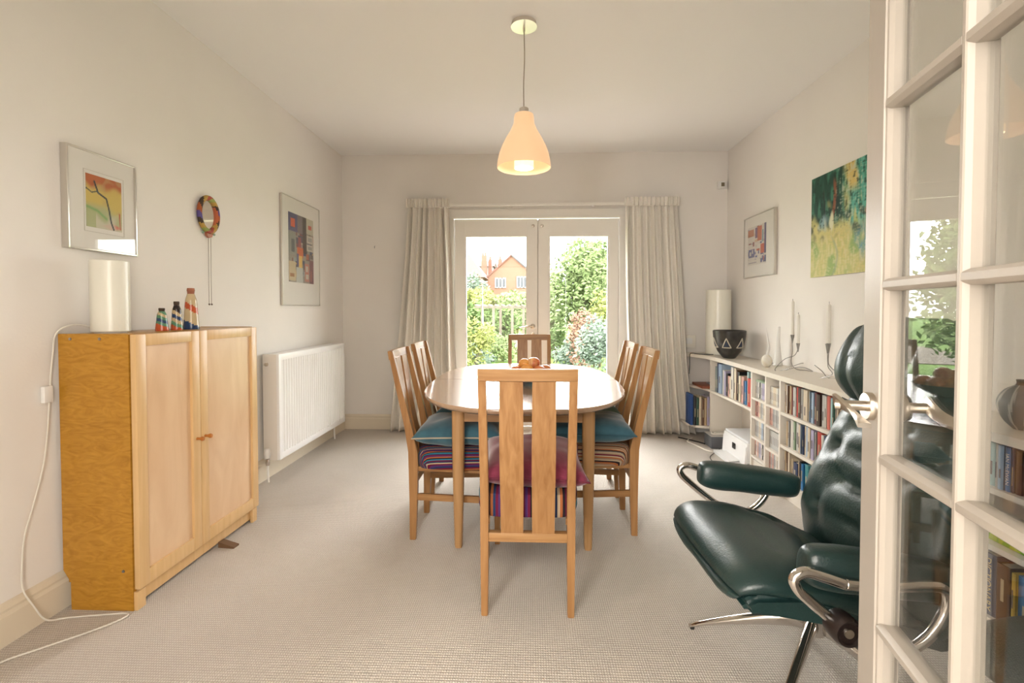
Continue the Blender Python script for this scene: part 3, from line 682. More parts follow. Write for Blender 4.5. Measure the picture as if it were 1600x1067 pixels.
# fruit bowl and fruit
fb = (-.005, 2.96, tz)
bm = bmesh.new(); lathe(bm, [(0, 0), (.05, 0), (.052, .012), (.045, .02), (.09, .04), (.128, .065), (.142, .082), (.146, .084), (.138, .078), (.12, .062), (.08, .04), (0, .03)], seg=40)
o = obj('fruit_bowl', bm, noisy('glazed_bowl', (.10, .02, .015), (.05, .09, .09), 6, .25)); o.location = fb; tag(o, 'dark glazed fruit bowl in the middle of the dining table', 'bowl')
fr = [(-.085, -.02, .082, .040, 'red'), (-.02, -.045, .088, .044, 'or'), (.055, -.045, .085, .042, 'red'), (.09, .03, .084, .040, 'red'), (.0, .045, .088, .044, 'or'), (-.06, .06, .086, .04, 'or'), (.02, .0, .132, .040, 'st'), (-.035, .0, .128, .036, 'or')]
FM = {'red': noisy('red_orange_peel', (.50, .13, .04), (.58, .22, .07), 12, .4), 'or': noisy('orange_peel', (.66, .27, .05), (.70, .34, .09), 40, .4, bump=.2), 'st': noisy('striped_peach', (.70, .42, .18), (.48, .12, .04), 9, .4, (6, 1, 1))}
FL = ['reddish fruit at the left edge of the fruit bowl', 'big orange at the front left of the fruit bowl', 'reddish orange fruit at the front right of the fruit bowl', 'red fruit at the right edge of the fruit bowl', 'orange at the back right of the fruit bowl', 'orange at the back left of the fruit bowl', 'red and yellow streaked apple on top of the fruit pile', 'small orange on top of the pile beside the streaked apple']
for (x, y, z, r, k), lb in zip(fr, FL):
    bm = bmesh.new(); lathe(bm, [(0, -r*.86)]+[(r*math.sin(PI*i/12), -r*.92*math.cos(PI*i/12)) for i in range(1, 12)]+[(0, r*.84)], seg=20)
    o = obj('fruit', bm, FM[k], ang=180); o.location = (fb[0]+x, fb[1]+y, fb[2]+z); tag(o, lb, 'fruit', 'fruit in the bowl')

# ================================================================== DINING CHAIRS (local: front = +y, rear posts near y=0)
def make_chair(label, strip):
    t = thing('dining_chair', label, 'dining chair', (0, 0, 0), 0, 'dining chairs around the table')
    def post(s):
        bm = bmesh.new(); rings = []
        for z, y, wx, wy in ((0, -.005, .013, .016), (.2, .0, .015, .020), (.40, .0, .016, .024), (.46, -.002, .016, .024), (.60, -.028, .016, .019), (.80, -.075, .0155, .015), (.985, -.118, .015, .012)):
            x = s*(.169+.0*z)
            rings.append([(x-wx, y-wy, z), (x+wx, y-wy, z), (x+wx, y+wy, z), (x-wx, y+wy, z)])
        loft(bm, rings); es = [e for e in bm.edges if abs((e.verts[0].co-e.verts[1].co).z) > .01]; bmesh.ops.bevel(bm, geom=es, offset=.0035, segments=2, affect='EDGES'); return bm
    for s in (-1, 1): obj('back_post', post(s), OAKV, t)
    for s in (-1, 1):
        bm = bmesh.new(); rings = []
        for z, w_ in ((0, .013), (.38, .018)):
            x = s*(.205-.004*(z < .1)); y = .44
            rings.append([(x-w_, y-w_, z), (x+w_, y-w_, z), (x+w_, y+w_, z), (x-w_, y+w_, z)])
        loft(bm, rings); es = [e for e in bm.edges if abs((e.verts[0].co-e.verts[1].co).z) > .1]; bmesh.ops.bevel(bm, geom=es, offset=.003, segments=2, affect='EDGES')
        obj('front_leg', bm, OAKV, t)
    # top rail, gently curved
    bm = bmesh.new(); rings = []
    for i in range(13):
        x = -.184+.368*i/12; c = (1-(x/.184)**2)*.010
        rings.append([(x, -.124-c, .938+.003), (x, -.106-c, .935), (x, -.107-c-.008, .985), (x, -.127-c-.004, .985)])
    loft(bm, rings); obj('top_rail', bm, OAKX, t)
    # two broad curved splats
    for s in (-1, 1):
        bm = bmesh.new(); rings = []
        for i in range(19):
            q = i/18; z = .325+(.945-.325)*q
            yl = -.002 if z < .46 else -.118*((z-.46)/.525)**1.0
            y = yl-.006-.026*math.sin(PI*min(1, q*1.0))*(.4+.6*(1-q)); xc = s*.061; h = .0435+.002*math.sin(PI*q)
            rings.append([(xc-h, y-.006, z), (xc+h, y-.006, z), (xc+h, y+.006, z), (xc-h, y+.006, z)])
        loft(bm, rings); obj('back_splat', bm, OAKV, t)
    obj('lower_back_rail', B(-.155, .155, -.016, .016, .292, .328, .003), OAKX, t)
    obj('front_rail', B(-.19, .19, .43, .452, .345, .380, .003), OAKX, t)
    for s in (-1, 1):
        bm = bmesh.new(); loft(bm, [[(s*.165-.008, .0, .207), (s*.165+.008, .0, .207), (s*.165+.008, .0, .240), (s*.165-.008, .0, .240)], [(s*.203-.008, .43, .207), (s*.203+.008, .43, .207), (s*.203+.008, .43, .240), (s*.203-.008, .43, .240)]])
        obj('side_stretcher', bm, OAKY, t)
        bm = bmesh.new(); loft(bm, [[(s*.158-.009, .0, .358), (s*.158+.009, .0, .358), (s*.158+.009, .0, .382), (s*.158-.009, .0, .382)], [(s*.190-.009, .43, .358), (s*.190+.009, .43, .358), (s*.190+.009, .43, .382), (s*.190-.009, .43, .382)]])
        obj('side_rail', bm, OAKY, t)
    # padded seat
    bm = bmesh.new(); rings = []; su_ = bm.verts.layers.float.new('StripeU')
    for d, z in ((.030, .372), (.006, .378), (0, .40), (0, .445), (.008, .468), (.035, .482), (.09, .490)):
        ring = []
        for i in range(48):
            th = 2*PI*i/48; c, s_ = math.cos(th), math.sin(th); u = math.copysign(abs(c)**.35, c); v = math.copysign(abs(s_)**.35, s_)
            y = .235+v*(.225-d*.9); wx = .200+.022*((y-.01)/.45)-d; ring.append((u*wx, y, z))
        rings.append(ring)
    loft(bm, rings)
    for v in bm.verts:
        side = sstep(.165, .20, abs(v.co.x))*sstep(.02, .05, v.co.y)
        v[su_] = v.co.x+math.copysign(1, v.co.x)*side*(.49-v.co.z)
    obj('seat', bm, strip, t)
    return t
def place(t, x, y, rz): t.location = (x, y, 0); t.rotation_euler = (0, 0, rz); return t
ch0 = place(make_chair('oak dining chair at the near end of the table, holding the burgundy cushion', STRIPN), -.013, 1.905, 0)
def chair(label, x, y, rz, strip):
    c = copy_tree(ch0); c['label'] = label
    for k in c.children:
        if k.name.startswith('seat'): k.data = k.data.copy(); k.data.materials[0] = strip
    return place(c, x, y, rz)
# left side chairs face +x: rotate -90deg ; right side chairs face -x: +90deg
chair('oak dining chair on the left of the table, the nearer one', -.612, 2.685, R(-90), STRIPA)
chair('oak dining chair on the left of the table, the farther one', -.622, 3.215, R(-90), STRIPA)
chair('oak dining chair on the right of the table nearest the green armchair', .545, 2.775, R(90), STRIPB)
chair('oak dining chair on the right of the table holding the green cushion', .548, 3.30, R(90), STRIPB)
chair('oak dining chair at the far end of the table before the doors', -.015, 4.17, R(180), STRIPA)
# loose cushions
def cushion(label, x, y, z, rz, w_, d_, h_, m, tilt=0, seed=0, piping=None, tx=0):
    bm = pillow(bmesh.new(), w_, d_, h_, seed)
    o = obj('seat_cushion', bm, m, ang=180); o.location = (x, y, z); o.rotation_euler = (R(tx), R(tilt), rz); tag(o, label, 'cushion', 'cushions on the dining chairs')
    if piping:
        bm = bmesh.new(); pts = []
        for i in range(80):
            s = i/80*4; k = int(s); f = -1+2*(s-k)
            u, v = [(f, -1), (1, f), (-f, 1), (-1, -f)][k]
            pts.append((u*w_/2*(1-.085*(1-abs(v)**2)*abs(u)), v*d_/2*(1-.085*(1-abs(u)**2)*abs(v)), -.004))
        tube(bm, pts, .004, 6, closed=True); obj('piping', bm, piping, o, ang=180)
    return o
CP = mat('cream_piping', (.42, .36, .27), .8)
cushion('thick burgundy velvet cushion on the near end chair', .01, 2.10, .555, R(2), .43, .40, .15, MAG, 2, 1, mat('burgundy_piping', (.12, .012, .03), .8), 6)
cushion('teal blue velvet cushion with cream piping on the left chair nearest the viewer', -.385, 2.67, .548, R(2), .46, .42, .145, TEAL, 0, 5, CP)
cushion('teal blue velvet cushion on the right chair nearest the armchair', .325, 2.76, .548, R(-2), .46, .42, .145, TEAL, 0, 9, mat('teal_piping', (.03, .09, .12), .8))
cushion('mottled green velvet cushion on the right chair nearer the French doors', .335, 3.29, .55, R(3), .44, .41, .145, GREENV, 0, 14)
cushion('dark blue cushion on the left chair nearer the French doors', -.385, 3.22, .545, R(-3), .43, .40, .12, TEAL, 0, 21)
cushion('dark navy cushion on the far end chair', -.015, 3.95, .545, R(2), .43, .40, .12, mat('navy_cloth', (.015, .035, .09), .85, spec=.2), 0, 30)

# ================================================================== LOW BOOKCASE
ST = .785; XF = 1.585
SHW = mat('bookcase_white_paint', (.74, .68, .59), .38)
t = thing('bookcase', 'long low white built-in bookcase with wavy top running along the right wall', 'bookcase', (1.75, 3.0, 0))
front = [(1.46, 4.848), (1.50, 4.76), (1.555, 4.64), (1.59, 4.5), (1.60, 4.2), (1.595, 3.8), (1.58, 3.5), (1.565, 3.1), (1.56, 2.6), (1.56, 2.0), (1.565, 1.5), (1.56, .5)]
fs = [(p.x, p.y) for p in smooth_path([(a, b_, 0) for a, b_ in front], 5)]
bm = bmesh.new(); loft(bm, [[(x, y, z) for x, y in fs]+[(RX-.002, .5, z), (RX-.002, 4.848, z)] for z in (ST-.032, ST)]); obj('worktop', bm, SHW, t, True, sm=False)
def fx(y):
    for (a, b_), (c, d) in zip(fs, fs[1:]):
        if d <= y <= b_: return a+(c-a)*(b_-y)/max(1e-6, b_-d)
    return 1.56
def upright(y, z0=0, z1=ST-.032, w_=.018, dx=.018):
    obj('upright_panel', B(fx(y)+dx, RX-.002, y-w_/2, y+w_/2, z0, z1, .002), SHW, t, True)
YA, YB_, YC, YD = 4.46, 3.625, 3.385, 3.175
UE = 2.12; YF_ = 2.03
for y in (YA, YB_, YC, YD, UE, YF_, .55): upright(y)
def shelf(y0, y1, z, curve=0, th=.02):
    bm = bmesh.new(); n = 14; pts = []
    for i in range(n+1):
        y = y1+(y0-y1)*i/n; pts.append((fx(y)+.020+curve*math.sin(PI*i/n), y))
    loft(bm, [[(x, y, zz) for x, y in pts]+[(RX-.002, y0, zz), (RX-.002, y1, zz)] for zz in (z-th, z)]); obj('shelf', bm, SHW, t, True, sm=False)
g = .010
shelf(YB_+g, YA-g, .475, .0); shelf(YA+g, 4.846, .478)
bm = bmesh.new(); loft(bm, [[(1.44, 4.846, z), (1.445, 4.60, z), (1.50, 4.50, z), (1.59, YA+g, z), (RX-.002, YA+g, z), (RX-.002, 4.846, z)] for z in (.127, .147)]); obj('shelf', bm, SHW, t, True, sm=False)
for z in (.568, .432, .285, .145): shelf(YC+g, YB_-g, z, 0, .016)
for z in (.565, .423, .268, .128): shelf(YD+g, YC-g, z, 0, .016)
for z in (.553, .345, .135): shelf(UE+g, YD-g, z)
for z in (.588, .392, .135): shelf(.55+g, YF_-g, z)
bm = bmesh.new()
for a, b_ in ((.55, YF_), (UE, YB_)): box(bm, 1.62, 1.635, a+g, b_-g, 0, .11)
obj('plinth', bm, SHW, t, True, sm=False)
obj('back_panel', B(RX-.008, RX-.002, .56, 4.84, .02, ST-.034), SHW, t, True, sm=False)

# ---- books
names = {}
COL = {'white': (.62, .59, .53), 'cream': (.62, .52, .38), 'tan': (.42, .30, .17), 'brown': (.13, .065, .035), 'dark brown': (.05, .025, .018), 'maroon': (.15, .02, .02), 'red': (.46, .035, .02), 'coral': (.62, .16, .12), 'pink': (.60, .33, .27),
 'orange': (.5, .17, .04), 'navy': (.015, .03, .09), 'blue': (.02, .16, .38), 'pale blue': (.35, .45, .58), 'slate': (.12, .16, .22), 'grey': (.32, .31, .29), 'pale grey': (.48, .47, .44), 'black': (.012, .012, .014), 'lilac': (.40, .36, .50), 'pale teal': (.33, .50, .50),
 'teal': (.05, .25, .27), 'green': (.02, .22, .09), 'pale green': (.30, .40, .27), 'dark green': (.02, .07, .045), 'yellow': (.62, .42, .05), 'grey green': (.2, .24, .22), 'lime': (.25, .42, .03)}
BM = {k: mat('book_cover_'+k.replace(' ', '_'), v, .45) for k, v in COL.items()}
INK = {True: mat('spine_print_dark', (.16, .13, .13), .5), False: mat('spine_print_pale', (.45, .38, .26), .4)}
used_labels = set(); shelfcount = {}
def book_mesh(th, h, dp, col, name='book', cd=False):
    """one book: spine at x=0 facing -x, depth to +x, thickness on y (centred), height z"""
    root = None
    bm = bmesh.new(); c = .0018
    box(bm, 0, dp, -th/2, -th/2+c, 0, h); box(bm, 0, dp, th/2-c, th/2, 0, h)
    prism(bm, [(0, -th/2), (-.0025, -th/4), (-.0035, 0), (-.0025, th/4), (0, th/2), (.003, th/2), (.003, -th/2)], 'z', 0, h)
    return bm
def add_book(shelfname, desc, colour, y, z, th, h, dp=.15, x=None, lean=0, stripe=True, label=None, group=None, text=None, tcol=(.6, .5, .2)):
    x = fx(y)+.035+random.uniform(0, .012) if x is None else x
    o = obj('book', book_mesh(th, h, dp, colour), BM[colour]); o.location = (x, y, z+.0005); o.rotation_euler = (R(lean), 0, 0)
    obj('pages', B(.003, dp-.006, -th/2+.002, th/2-.002, .004, h-.005), PAGES, o, sm=False)
    if stripe and random.random() < .7:
        dk = sum(COL[colour]) > .75; bm = bmesh.new(); a = random.uniform(.15, .4)
        box(bm, -.0045, -.0030, -th*.11, th*.11, h*a, h*(a+random.uniform(.2, .42)))
        obj('spine_title', bm, INK[dk], o, sm=False)
    if text:
        cu = bpy.data.curves.new('spine_lettering', 'FONT'); cu.body = text; cu.size = th*.62; cu.extrude = .0004; cu.align_x = 'CENTER'; cu.align_y = 'CENTER'
        tmp = bpy.data.objects.new('tmp', cu); C.objects.link(tmp); dg = bpy.context.evaluated_depsgraph_get(); dg.update()
        me = bpy.data.meshes.new_from_object(tmp.evaluated_get(dg)); bpy.data.objects.remove(tmp)
        to = bpy.data.objects.new('spine_lettering', me); C.objects.link(to); to.parent = o
        wtxt = max(v.co.x for v in me.vertices)-min(v.co.x for v in me.vertices); k = min(1.6, h*.86/wtxt)
        # text reads top to bottom on a face looking -x : local x -> -z, local y -> -y ... normal -> -x
        Mt = Matrix(((0, 0, -1, -.0045), (0, -k, 0, 0), (-k, 0, 0, h/2), (0, 0, 0, 1)))
        Mt = Matrix(((0, 0, -1, -.0045), (0, -k, 0, 0), (-k, 0, 0, h/2), (0, 0, 0, 1)))
        me.transform(Mt)
        tm = mat('gilt_lettering', tcol, .4); me.materials.clear(); me.materials.append(tm)
        me.update()
    return o
def row(shelfname, group, specs, z, yf, hmax, cat='book'):
    """specs: list of (colour, px0, px1, rel height) where px maps to y through yf; writes books with unique labels"""
    n = len(specs)
    for i, s in enumerate(specs):
        colour, a, b_, hh = s[:4]; y0, y1 = yf(b_), yf(a)
        th = max(.006, (y1-y0)-.0012); h = hmax*hh
        o = add_book(shelfname, '', colour, (y0+y1)/2, z, th, h, random.uniform(.12, .17))
        size = 'thick' if th > .042 else ('slim' if th < .022 else '')
        nl = specs[i-1][0] if i else None; nr = specs[i+1][0] if i < n-1 else None
        tl_ = ' tall' if hh > .93 else (' short' if hh < .72 else '')
        base = (size+tl_+' '+colour+' book').strip().replace('  ', ' ')
        if nl and nr: lb = f'{base} between {nl} and {nr}, {shelfname}'
        elif nr: lb = f'{base} leftmost in the row beside {nr}, {shelfname}'
        else: lb = f'{base} rightmost in the row beside {nl}, {shelfname}'
        if lb in used_labels: lb += ' again'
        for wd in ('slim ', 'tall ', 'thick ', 'short ', ' in the row'):
            if len(lb.split()) > 15: lb = lb.replace(wd, ' ' if wd[0] == ' ' else '', 1).replace('  ', ' ')
        used_labels.add(lb); tag(o, lb, 'book', group)
yq = lambda px, X=1.565: X/math.tan(math.atan((px-800)/765)-math.atan(30/765))
# far cubby (zoomed pixels / 9.7 + 1095)
zA = lambda x: yq(1095+x/9.7)
A = [('grey green', 108, 138, .85), ('navy', 138, 152, .98), ('pale blue', 152, 201, .97), ('white', 203, 228, .80), ('lilac', 228, 250, .78), ('black', 250, 275, .72), ('pink', 275, 300, .66), ('cream', 300, 326, .66), ('white', 328, 365, .98), ('cream', 365, 394, .97),
 ('brown', 394, 411, .92), ('black', 412, 440, .88), ('cream', 441, 472, .78), ('pink', 474, 514, .78), ('navy', 515, 538, .68), ('blue', 539, 560, .69), ('pale teal', 561, 584, .97), ('red', 586, 640, .80), ('lilac', 644, 660, .80), ('pale blue', 661, 686, .79)]
row('curved corner shelf', 'books on the curved upper shelf', A, .475, zA, .262)
zB = lambda x: yq(1160+x/6.669)
Bk = [('tan', 387, 403, .97), ('white', 404, 417, .96), ('brown', 418, 430, .93), ('tan', 431, 454, .95), ('maroon', 455, 469, .92), ('pale grey', 470, 501, .94), ('red', 503, 525, .97), ('dark brown', 526, 561, .97), ('grey', 565, 590, .98), ('cream', 591, 634, .97), ('black', 635, 642, .96),
 ('slate', 643, 661, .95), ('pale blue', 662, 689, .94), ('maroon', 690, 719, .97), ('dark brown', 720, 762, .95), ('pale grey', 765, 799, .96), ('white', 800, 816, .95), ('coral', 818, 851, .98), ('pale teal', 854, 885, .95), ('dark green', 886, 915, .93), ('cream', 918, 950, .93), ('tan', 952, 990, .9), ('navy', 992, 1030, .94)]
row('top shelf behind armchair', 'books on the top shelf of the wide bay', Bk, .553, zB, .185)
Ck = [('tan', 400, 423, .85), ('grey', 425, 440, .88), ('white', 441, 470, .95), ('pale green', 480, 500, .95), ('pale grey', 501, 539, .96), ('cream', 540, 559, .93), ('slate', 560, 574, .95), ('navy', 575, 589, .92), ('cream', 590, 604, .95), ('pale blue', 605, 632, .96), ('cream', 634, 662, .97), ('lilac', 664, 698, .93), ('grey', 700, 719, .9), ('red', 722, 771, .95), ('white', 773, 800, .9), ('navy', 802, 840, .92)]
row('middle shelf behind armchair', 'books on the middle shelf of the wide bay', Ck, .345, zB, .182)
Dk = [('tan', 393, 409, .92), ('brown', 410, 423, .93), ('cream', 425, 445, .92), ('cream', 475, 485, .8), ('navy', 486, 529, .72), ('cream', 530, 541, .85), ('brown', 542, 554, .8), ('black', 555, 576, .85), ('blue', 577, 601, .82), ('teal', 602, 640, .85)]
row('lowest shelf behind armchair', 'books on the lowest shelf of the wide bay', Dk, .135, zB, .19)
# bay seen through the glass door
zE = lambda px: yq(px, 1.605)
for (colour, a, b_, h, lb, tx, tc) in [
    ('teal', 1500, 1524, .15, 'teal book left of the pink one on the shelf under the gourd vase', None, None),
    ('pink', 1525, 1540, .15, 'pink book left of the pale teal one in the bay behind the glass door', None, None),
    ('pale teal', 1548, 1562, .150, 'pale teal paperback under the gourd vase, left of the slim white one', None, None),
    ('white', 1562.5, 1567.5, .150, 'slim white paperback between the pale teal and pale blue ones under the gourd vase', None, None),
    ('pale blue', 1568, 1578, .150, 'pale blue paperback beside the white-lettered blue one under the gourd vase', None, None),
    ('blue', 1578.5, 1587, .150, 'blue paperback with large white author lettering under the gourd vase', 'IAN McEWAN', (.75, .75, .72)),
    ('navy', 1587.5, 1591, .150, 'very slim navy book right of the white-lettered blue paperback', None, None),
    ('brown', 1591.5, 1602, .145, 'brown and white book right of the slim navy one under the gourd vase', None, None)]:
    y0, y1 = zE(b_), zE(a); o = add_book('', '', colour, (y0+y1)/2, .588, y1-y0-.001, h, .14, stripe=tx is None, text=tx, tcol=tc or (1, 1, 1)); tag(o, lb, 'book', 'paperbacks behind the glass door')
# lying lime-green book
o = obj('book', B(0, .20, -.11, .11, 0, .03, .002), noisy('leaf_green_cover', (.22, .40, .02), (.42, .50, .04), 9, .4, (1, 3, 1), detail=1, lo=.48, hi=.52)); o.location = (XF+.03, 1.70, .393); tag(o, 'lime green patterned book lying flat on the middle shelf behind the glass door', 'book')
o2_ = obj('pages', B(.004, .196, -.106, .106, .003, .027), PAGES, o, sm=False)
for (colour, px0, px1, h, lb, tx) in [
    ('pale teal', 1465, 1493, .245, 'wide pale teal hardback, leftmost on the bottom shelf beside the armchair', None),
    ('navy', 1546, 1569, .215, 'navy hardback dictionary with gold lettering on the bottom shelf', 'DICTIONARY'),
    ('dark brown', 1570, 1592, .20, 'dark brown hardback right of the gold-lettered dictionary on the bottom shelf', None),
    ('yellow', 1593, 1600, .19, 'yellow spined book right of the dark brown hardback on the bottom shelf', None),
    ('blue', 1601, 1625, .19, 'blue book right of the yellow one on the bottom shelf', None)]:
    y0, y1 = zE(px1), zE(px0); o = add_book('', '', colour, (y0+y1)/2, .135, y1-y0-.001, h, .17, stripe=tx is None, text=tx, tcol=(.55, .42, .18)); tag(o, lb, 'book', 'hardbacks on the bottom shelf')
# corner: books low by the curtain
for i, (colour, x, h, lb) in enumerate([('black', 1.492, 0.26, 'tall black hardback in the low corner shelf nearest the curtain'), ('dark green', 1.516, 0.25, 'dark green hardback second from the curtain in the low corner shelf'), ('cream', 1.540, 0.26, 'cream spined book in the middle of the low corner shelf'), ('brown', 1.564, 0.24, 'brown book in the low corner shelf right of the cream one'), ('tan', 1.588, 0.25, 'tan book in the low corner shelf'), ('lilac', 1.612, 0.26, 'lilac book at the right end of the low corner shelf')]):
    bm = book_mesh(.022, h, .15, colour); tr(bm, Matrix.Rotation(R(90), 4, 'Z')); o = obj('book', bm, BM[colour]); o.location = (x, 4.50, .1475); o['x'] = 0; del o['x']
    pg = B(.003, .145, -.009, .009, .004, h-.005); tr(pg, Matrix.Rotation(R(90), 4, 'Z')); obj('pages', pg, PAGES, o, sm=False)
    bm = bmesh.new(); box(bm, -.003, .003, -.005, -.0035, h*.3, h*.6); obj('spine_title', bm, INK[False], o, sm=False)
    tag(o, lb, 'book', 'books in the low corner shelf')
o = obj('ring_binder', B(1.452, 1.476, 4.50, 4.645, .1475, .43, .004), mat('blue_binder', (.015, .06, .22), .45)); tag(origin_to(o, (1.464, 4.57, .1475)), 'bright blue folder standing behind the curtain edge in the corner shelf', 'folder')
o = obj('tray', B(1.56, 1.86, 4.52, 4.80, .479, .503, .004), mat('rust_tray', (.25, .07, .03), .5)); tag(origin_to(o, (1.7, 4.66, .479)), 'flat rust coloured box on the middle corner shelf', 'box')
o = obj('folded_papers', B(1.66, 1.80, 4.50, 4.70, .504, .514, .002), mat('silver_case', (.30, .31, .33), .4)); tag(origin_to(o, (1.7, 4.6, .504)), 'thin silver case lying on the rust coloured box', 'case')

# ---- CDs
cds = ['white', 'pale grey', 'pink', 'cream', 'grey', 'pale blue', 'lilac', 'white', 'pale grey']
ORD = ['leftmost,', 'second', 'third', 'fourth', 'fifth', 'sixth', 'seventh', 'eighth', 'ninth', 'tenth']
def cdrow(cell, y0, y1, z, n, fill, special=None, seed=0):
    rng = random.Random(seed); y = y1-.012; th = (y1-y0-.024)*fill/n
    for i in range(n):
        colour = special[i] if special and i < len(special) else rng.choice(cds)
        o = obj('cd_case', B(0, .125, -th/2+.0004, th/2-.0004, 0, .118 if z > .2 else .112, .0008, 1), BM[colour]); yy = y-th*(i+.5); o.location = (fx(yy)+.045, yy, z+.0005)
        tag(o, f'{colour} CD case, {ORD[i]} from the left in the {cell}', 'CD case', f'CD cases in the {cell}')
        pb = B(-.0006, .0002, -th*.1, th*.1, .03, .08); obj('spine_label', pb, INK[sum(COL[colour]) > .75], o, sm=False)
cdrow('top cubby of the left column', YC, YB_, .568, 9, .92, ['white', 'grey', 'white', 'black', 'pale grey', 'lilac', 'lilac', 'white', 'white'], 1)
cdrow('second cubby of the left column', YC, YB_, .432, 9, .95, ['pink', 'maroon', 'pink', 'cream', 'grey', 'pale grey', 'cream', 'pale grey', 'grey'], 2)
cdrow('third cubby of the left column', YC, YB_, .285, 9, .93, ['pale grey', 'grey', 'pale grey', 'cream', 'white', 'pale blue', 'grey'], 3)
cdrow('bottom cubby of the left column', YC, YB_, .145, 10, .97, ['pink', 'white', 'pink', 'grey', 'lilac', 'white', 'black', 'white'], 4)
cdrow('top cubby of the right column', YD, YC, .565, 7, .85, ['white', 'white', 'cream', 'cream', 'white'], 5)
cdrow('second cubby of the right column', YD, YC, .423, 7, .85, ['pink', 'pink', 'grey', 'pale grey', 'grey', 'pale grey'], 6)
cdrow('third cubby of the right column', YD, YC, .268, 7, .85, ['pale grey']*7, 7)
cdrow('bottom cubby of the right column', YD, YC, .128, 8, .92, ['pink', 'pale grey', 'pink', 'grey', 'white'], 8)
o = obj('cd_case', B(0, .13, -.075, .07, 0, .012, .001), BM['pale green']); o.location = (XF+.03, 3.505, .687); tag(o, 'pale green case lying flat on top of the CDs in the upper left cubby', 'CD case')

# ---- items on the worktop
cyl_lamp('tall white cylindrical table lamp in the corner on the bookcase top', (1.745, 4.64, ST), .112, .60)
t = thing('pottery_bowl', 'deep black pottery bowl with white outlined triangles on the bookcase top', 'bowl', (1.70, 4.27, ST))
prof = [(0, 0), (.045, 0), (.055, .008), (.095, .06), (.118, .12), (.130, .185), (.134, .235), (.128, .240), (.122, .233), (.115, .18), (.09, .09), (.04, .03), (0, .028)]
bm = bmesh.new(); lathe(bm, prof, seg=48); obj('bowl_body', bm, noisy('smoked_black_glaze', (.012, .011, .010), (.05, .045, .038), 14, .3, spec=.6), t)
def bowl_r(z):
    for (a, b_), (c, d) in zip(prof[1:7], prof[2:7]):
        if b_ <= z <= d: return a+(c-a)*(z-b_)/(d-b_)
    return .134
for ang0 in (R(-122), R(-62), R(-2), R(178)):
    bm = bmesh.new(); pts = []
    tri = [(-.035, .095), (.035, .095), (0, .175), (-.035, .095)]
    for (a, b_), (c, d) in zip(tri, tri[1:]):
        for k in range(8):
            s = a+(c-a)*k/8; z = b_+(d-b_)*k/8; r = bowl_r(z)+.001; pts.append((r*math.cos(ang0+s/r), r*math.sin(ang0+s/r), z))
    tube(bm, pts, .0045, 6, closed=True); obj('painted_triangle', bm, mat('cream_slip', (.55, .50, .40), .6), t)
    bm = bmesh.new(); vs = []
    for s, z in ((-.022, .104), (.022, .104), (.012, .128), (0, .152), (-.012, .128)):
        r = bowl_r(z)+.0025; vs.append(bm.verts.new((r*math.cos(ang0+s/r), r*math.sin(ang0+s/r), z)))
    bm.faces.new(vs); rr = bmesh.ops.extrude_face_region(bm, geom=bm.faces[:]); bmesh.ops.translate(bm, verts=[v for v in rr['geom'] if isinstance(v, bmesh.types.BMVert)], vec=(-.006*math.cos(ang0), -.006*math.sin(ang0), 0)); obj('blue_triangle', bm, mat('blue_slip', (.02, .035, .07), .4), t)
# stem vase
t = thing('stem_vase', 'round white pebble vase with one curved stem on the bookcase top', 'vase', (1.715, 3.63, ST))
bm = bmesh.new(); lathe(bm, [(0, 0), (.02, 0), (.038, .015), (.046, .042), (.040, .068), (.022, .084), (.012, .088), (0, .086)], seg=28); tr(bm, Matrix.Diagonal((.75, 1.0, 1, 1))); obj('vase_body', bm, noisy('marbled_stone', (.70, .66, .58), (.60, .52, .36), 9, .5, dist=1), t)
bm = bmesh.new(); tube(bm, [(0, -.004, .08), (.004, -.022, .14), (.0, -.012, .20), (.0, .004, .25), (0, .010, .285)], lambda s: .009*(1-s)+.0015, 8, 6); obj('stem', bm, mat('white_stem', (.76, .73, .69), .5), t)
t = thing('glass_bud_vase', 'slender frosted white flower-shaped ornament behind the pebble vase', 'ornament', (1.83, 3.70, ST))
bm = bmesh.new(); tube(bm, [(0, 0, .004), (0, 0, .10), (.0, .0, .20), (0, -.012, .29)], lambda s: .026*(1-s)**3+.007+.006*math.sin(PI*s)+.0, 12, 6); obj('ornament_body', bm, mat('frosted_glass', (.72, .70, .66), .35), t)
# wire candle holders
WAX = mat('ivory_candle_wax', (.76, .72, .64), .45)
def holder(label, loc, loops, candles, flip=1):
    t = thing('candle_holder', label, 'candle holder', loc, 0, 'wire candle holders on the bookcase')
    for pts in loops:
        bm = bmesh.new(); tube(bm, [(y*.74, -x, z) for x, y, z in pts], .0022, 6, 8); obj('wire', bm, STEELW, t)
    return t
def cup_candle(t, loc, base, h, zc, tilt, label):
    base = (base[1]*.74, -base[0])
    bm = bmesh.new(); lathe(bm, [(0, 0), (.003, 0), (.006, .02), (.011, .05), (.0125, .058), (.0105, .056), (0, .05)], base[0], base[1], 16, zc-.055); obj('candle_cup', bm, STEELW, t)
    bm = bmesh.new(); lathe(bm, [(0, 0), (.0102, 0), (.0095, h-.012), (.006, h-.004), (0, h)], seg=16); c = obj('candle', bm, WAX)
    bm = bmesh.new(); tube(bm, [(0, 0, h-.002), (0, .001, h+.012)], .0012, 5); obj('wick', bm, BLACK, c)
    c.location = (loc[0]+base[0], loc[1]+base[1], loc[2]+zc-.004); c.rotation_euler = (R(tilt), 0, 0); tag(c, label, 'candle', 'candles in the wire holders')
l1 = (1.755, 3.36, ST)
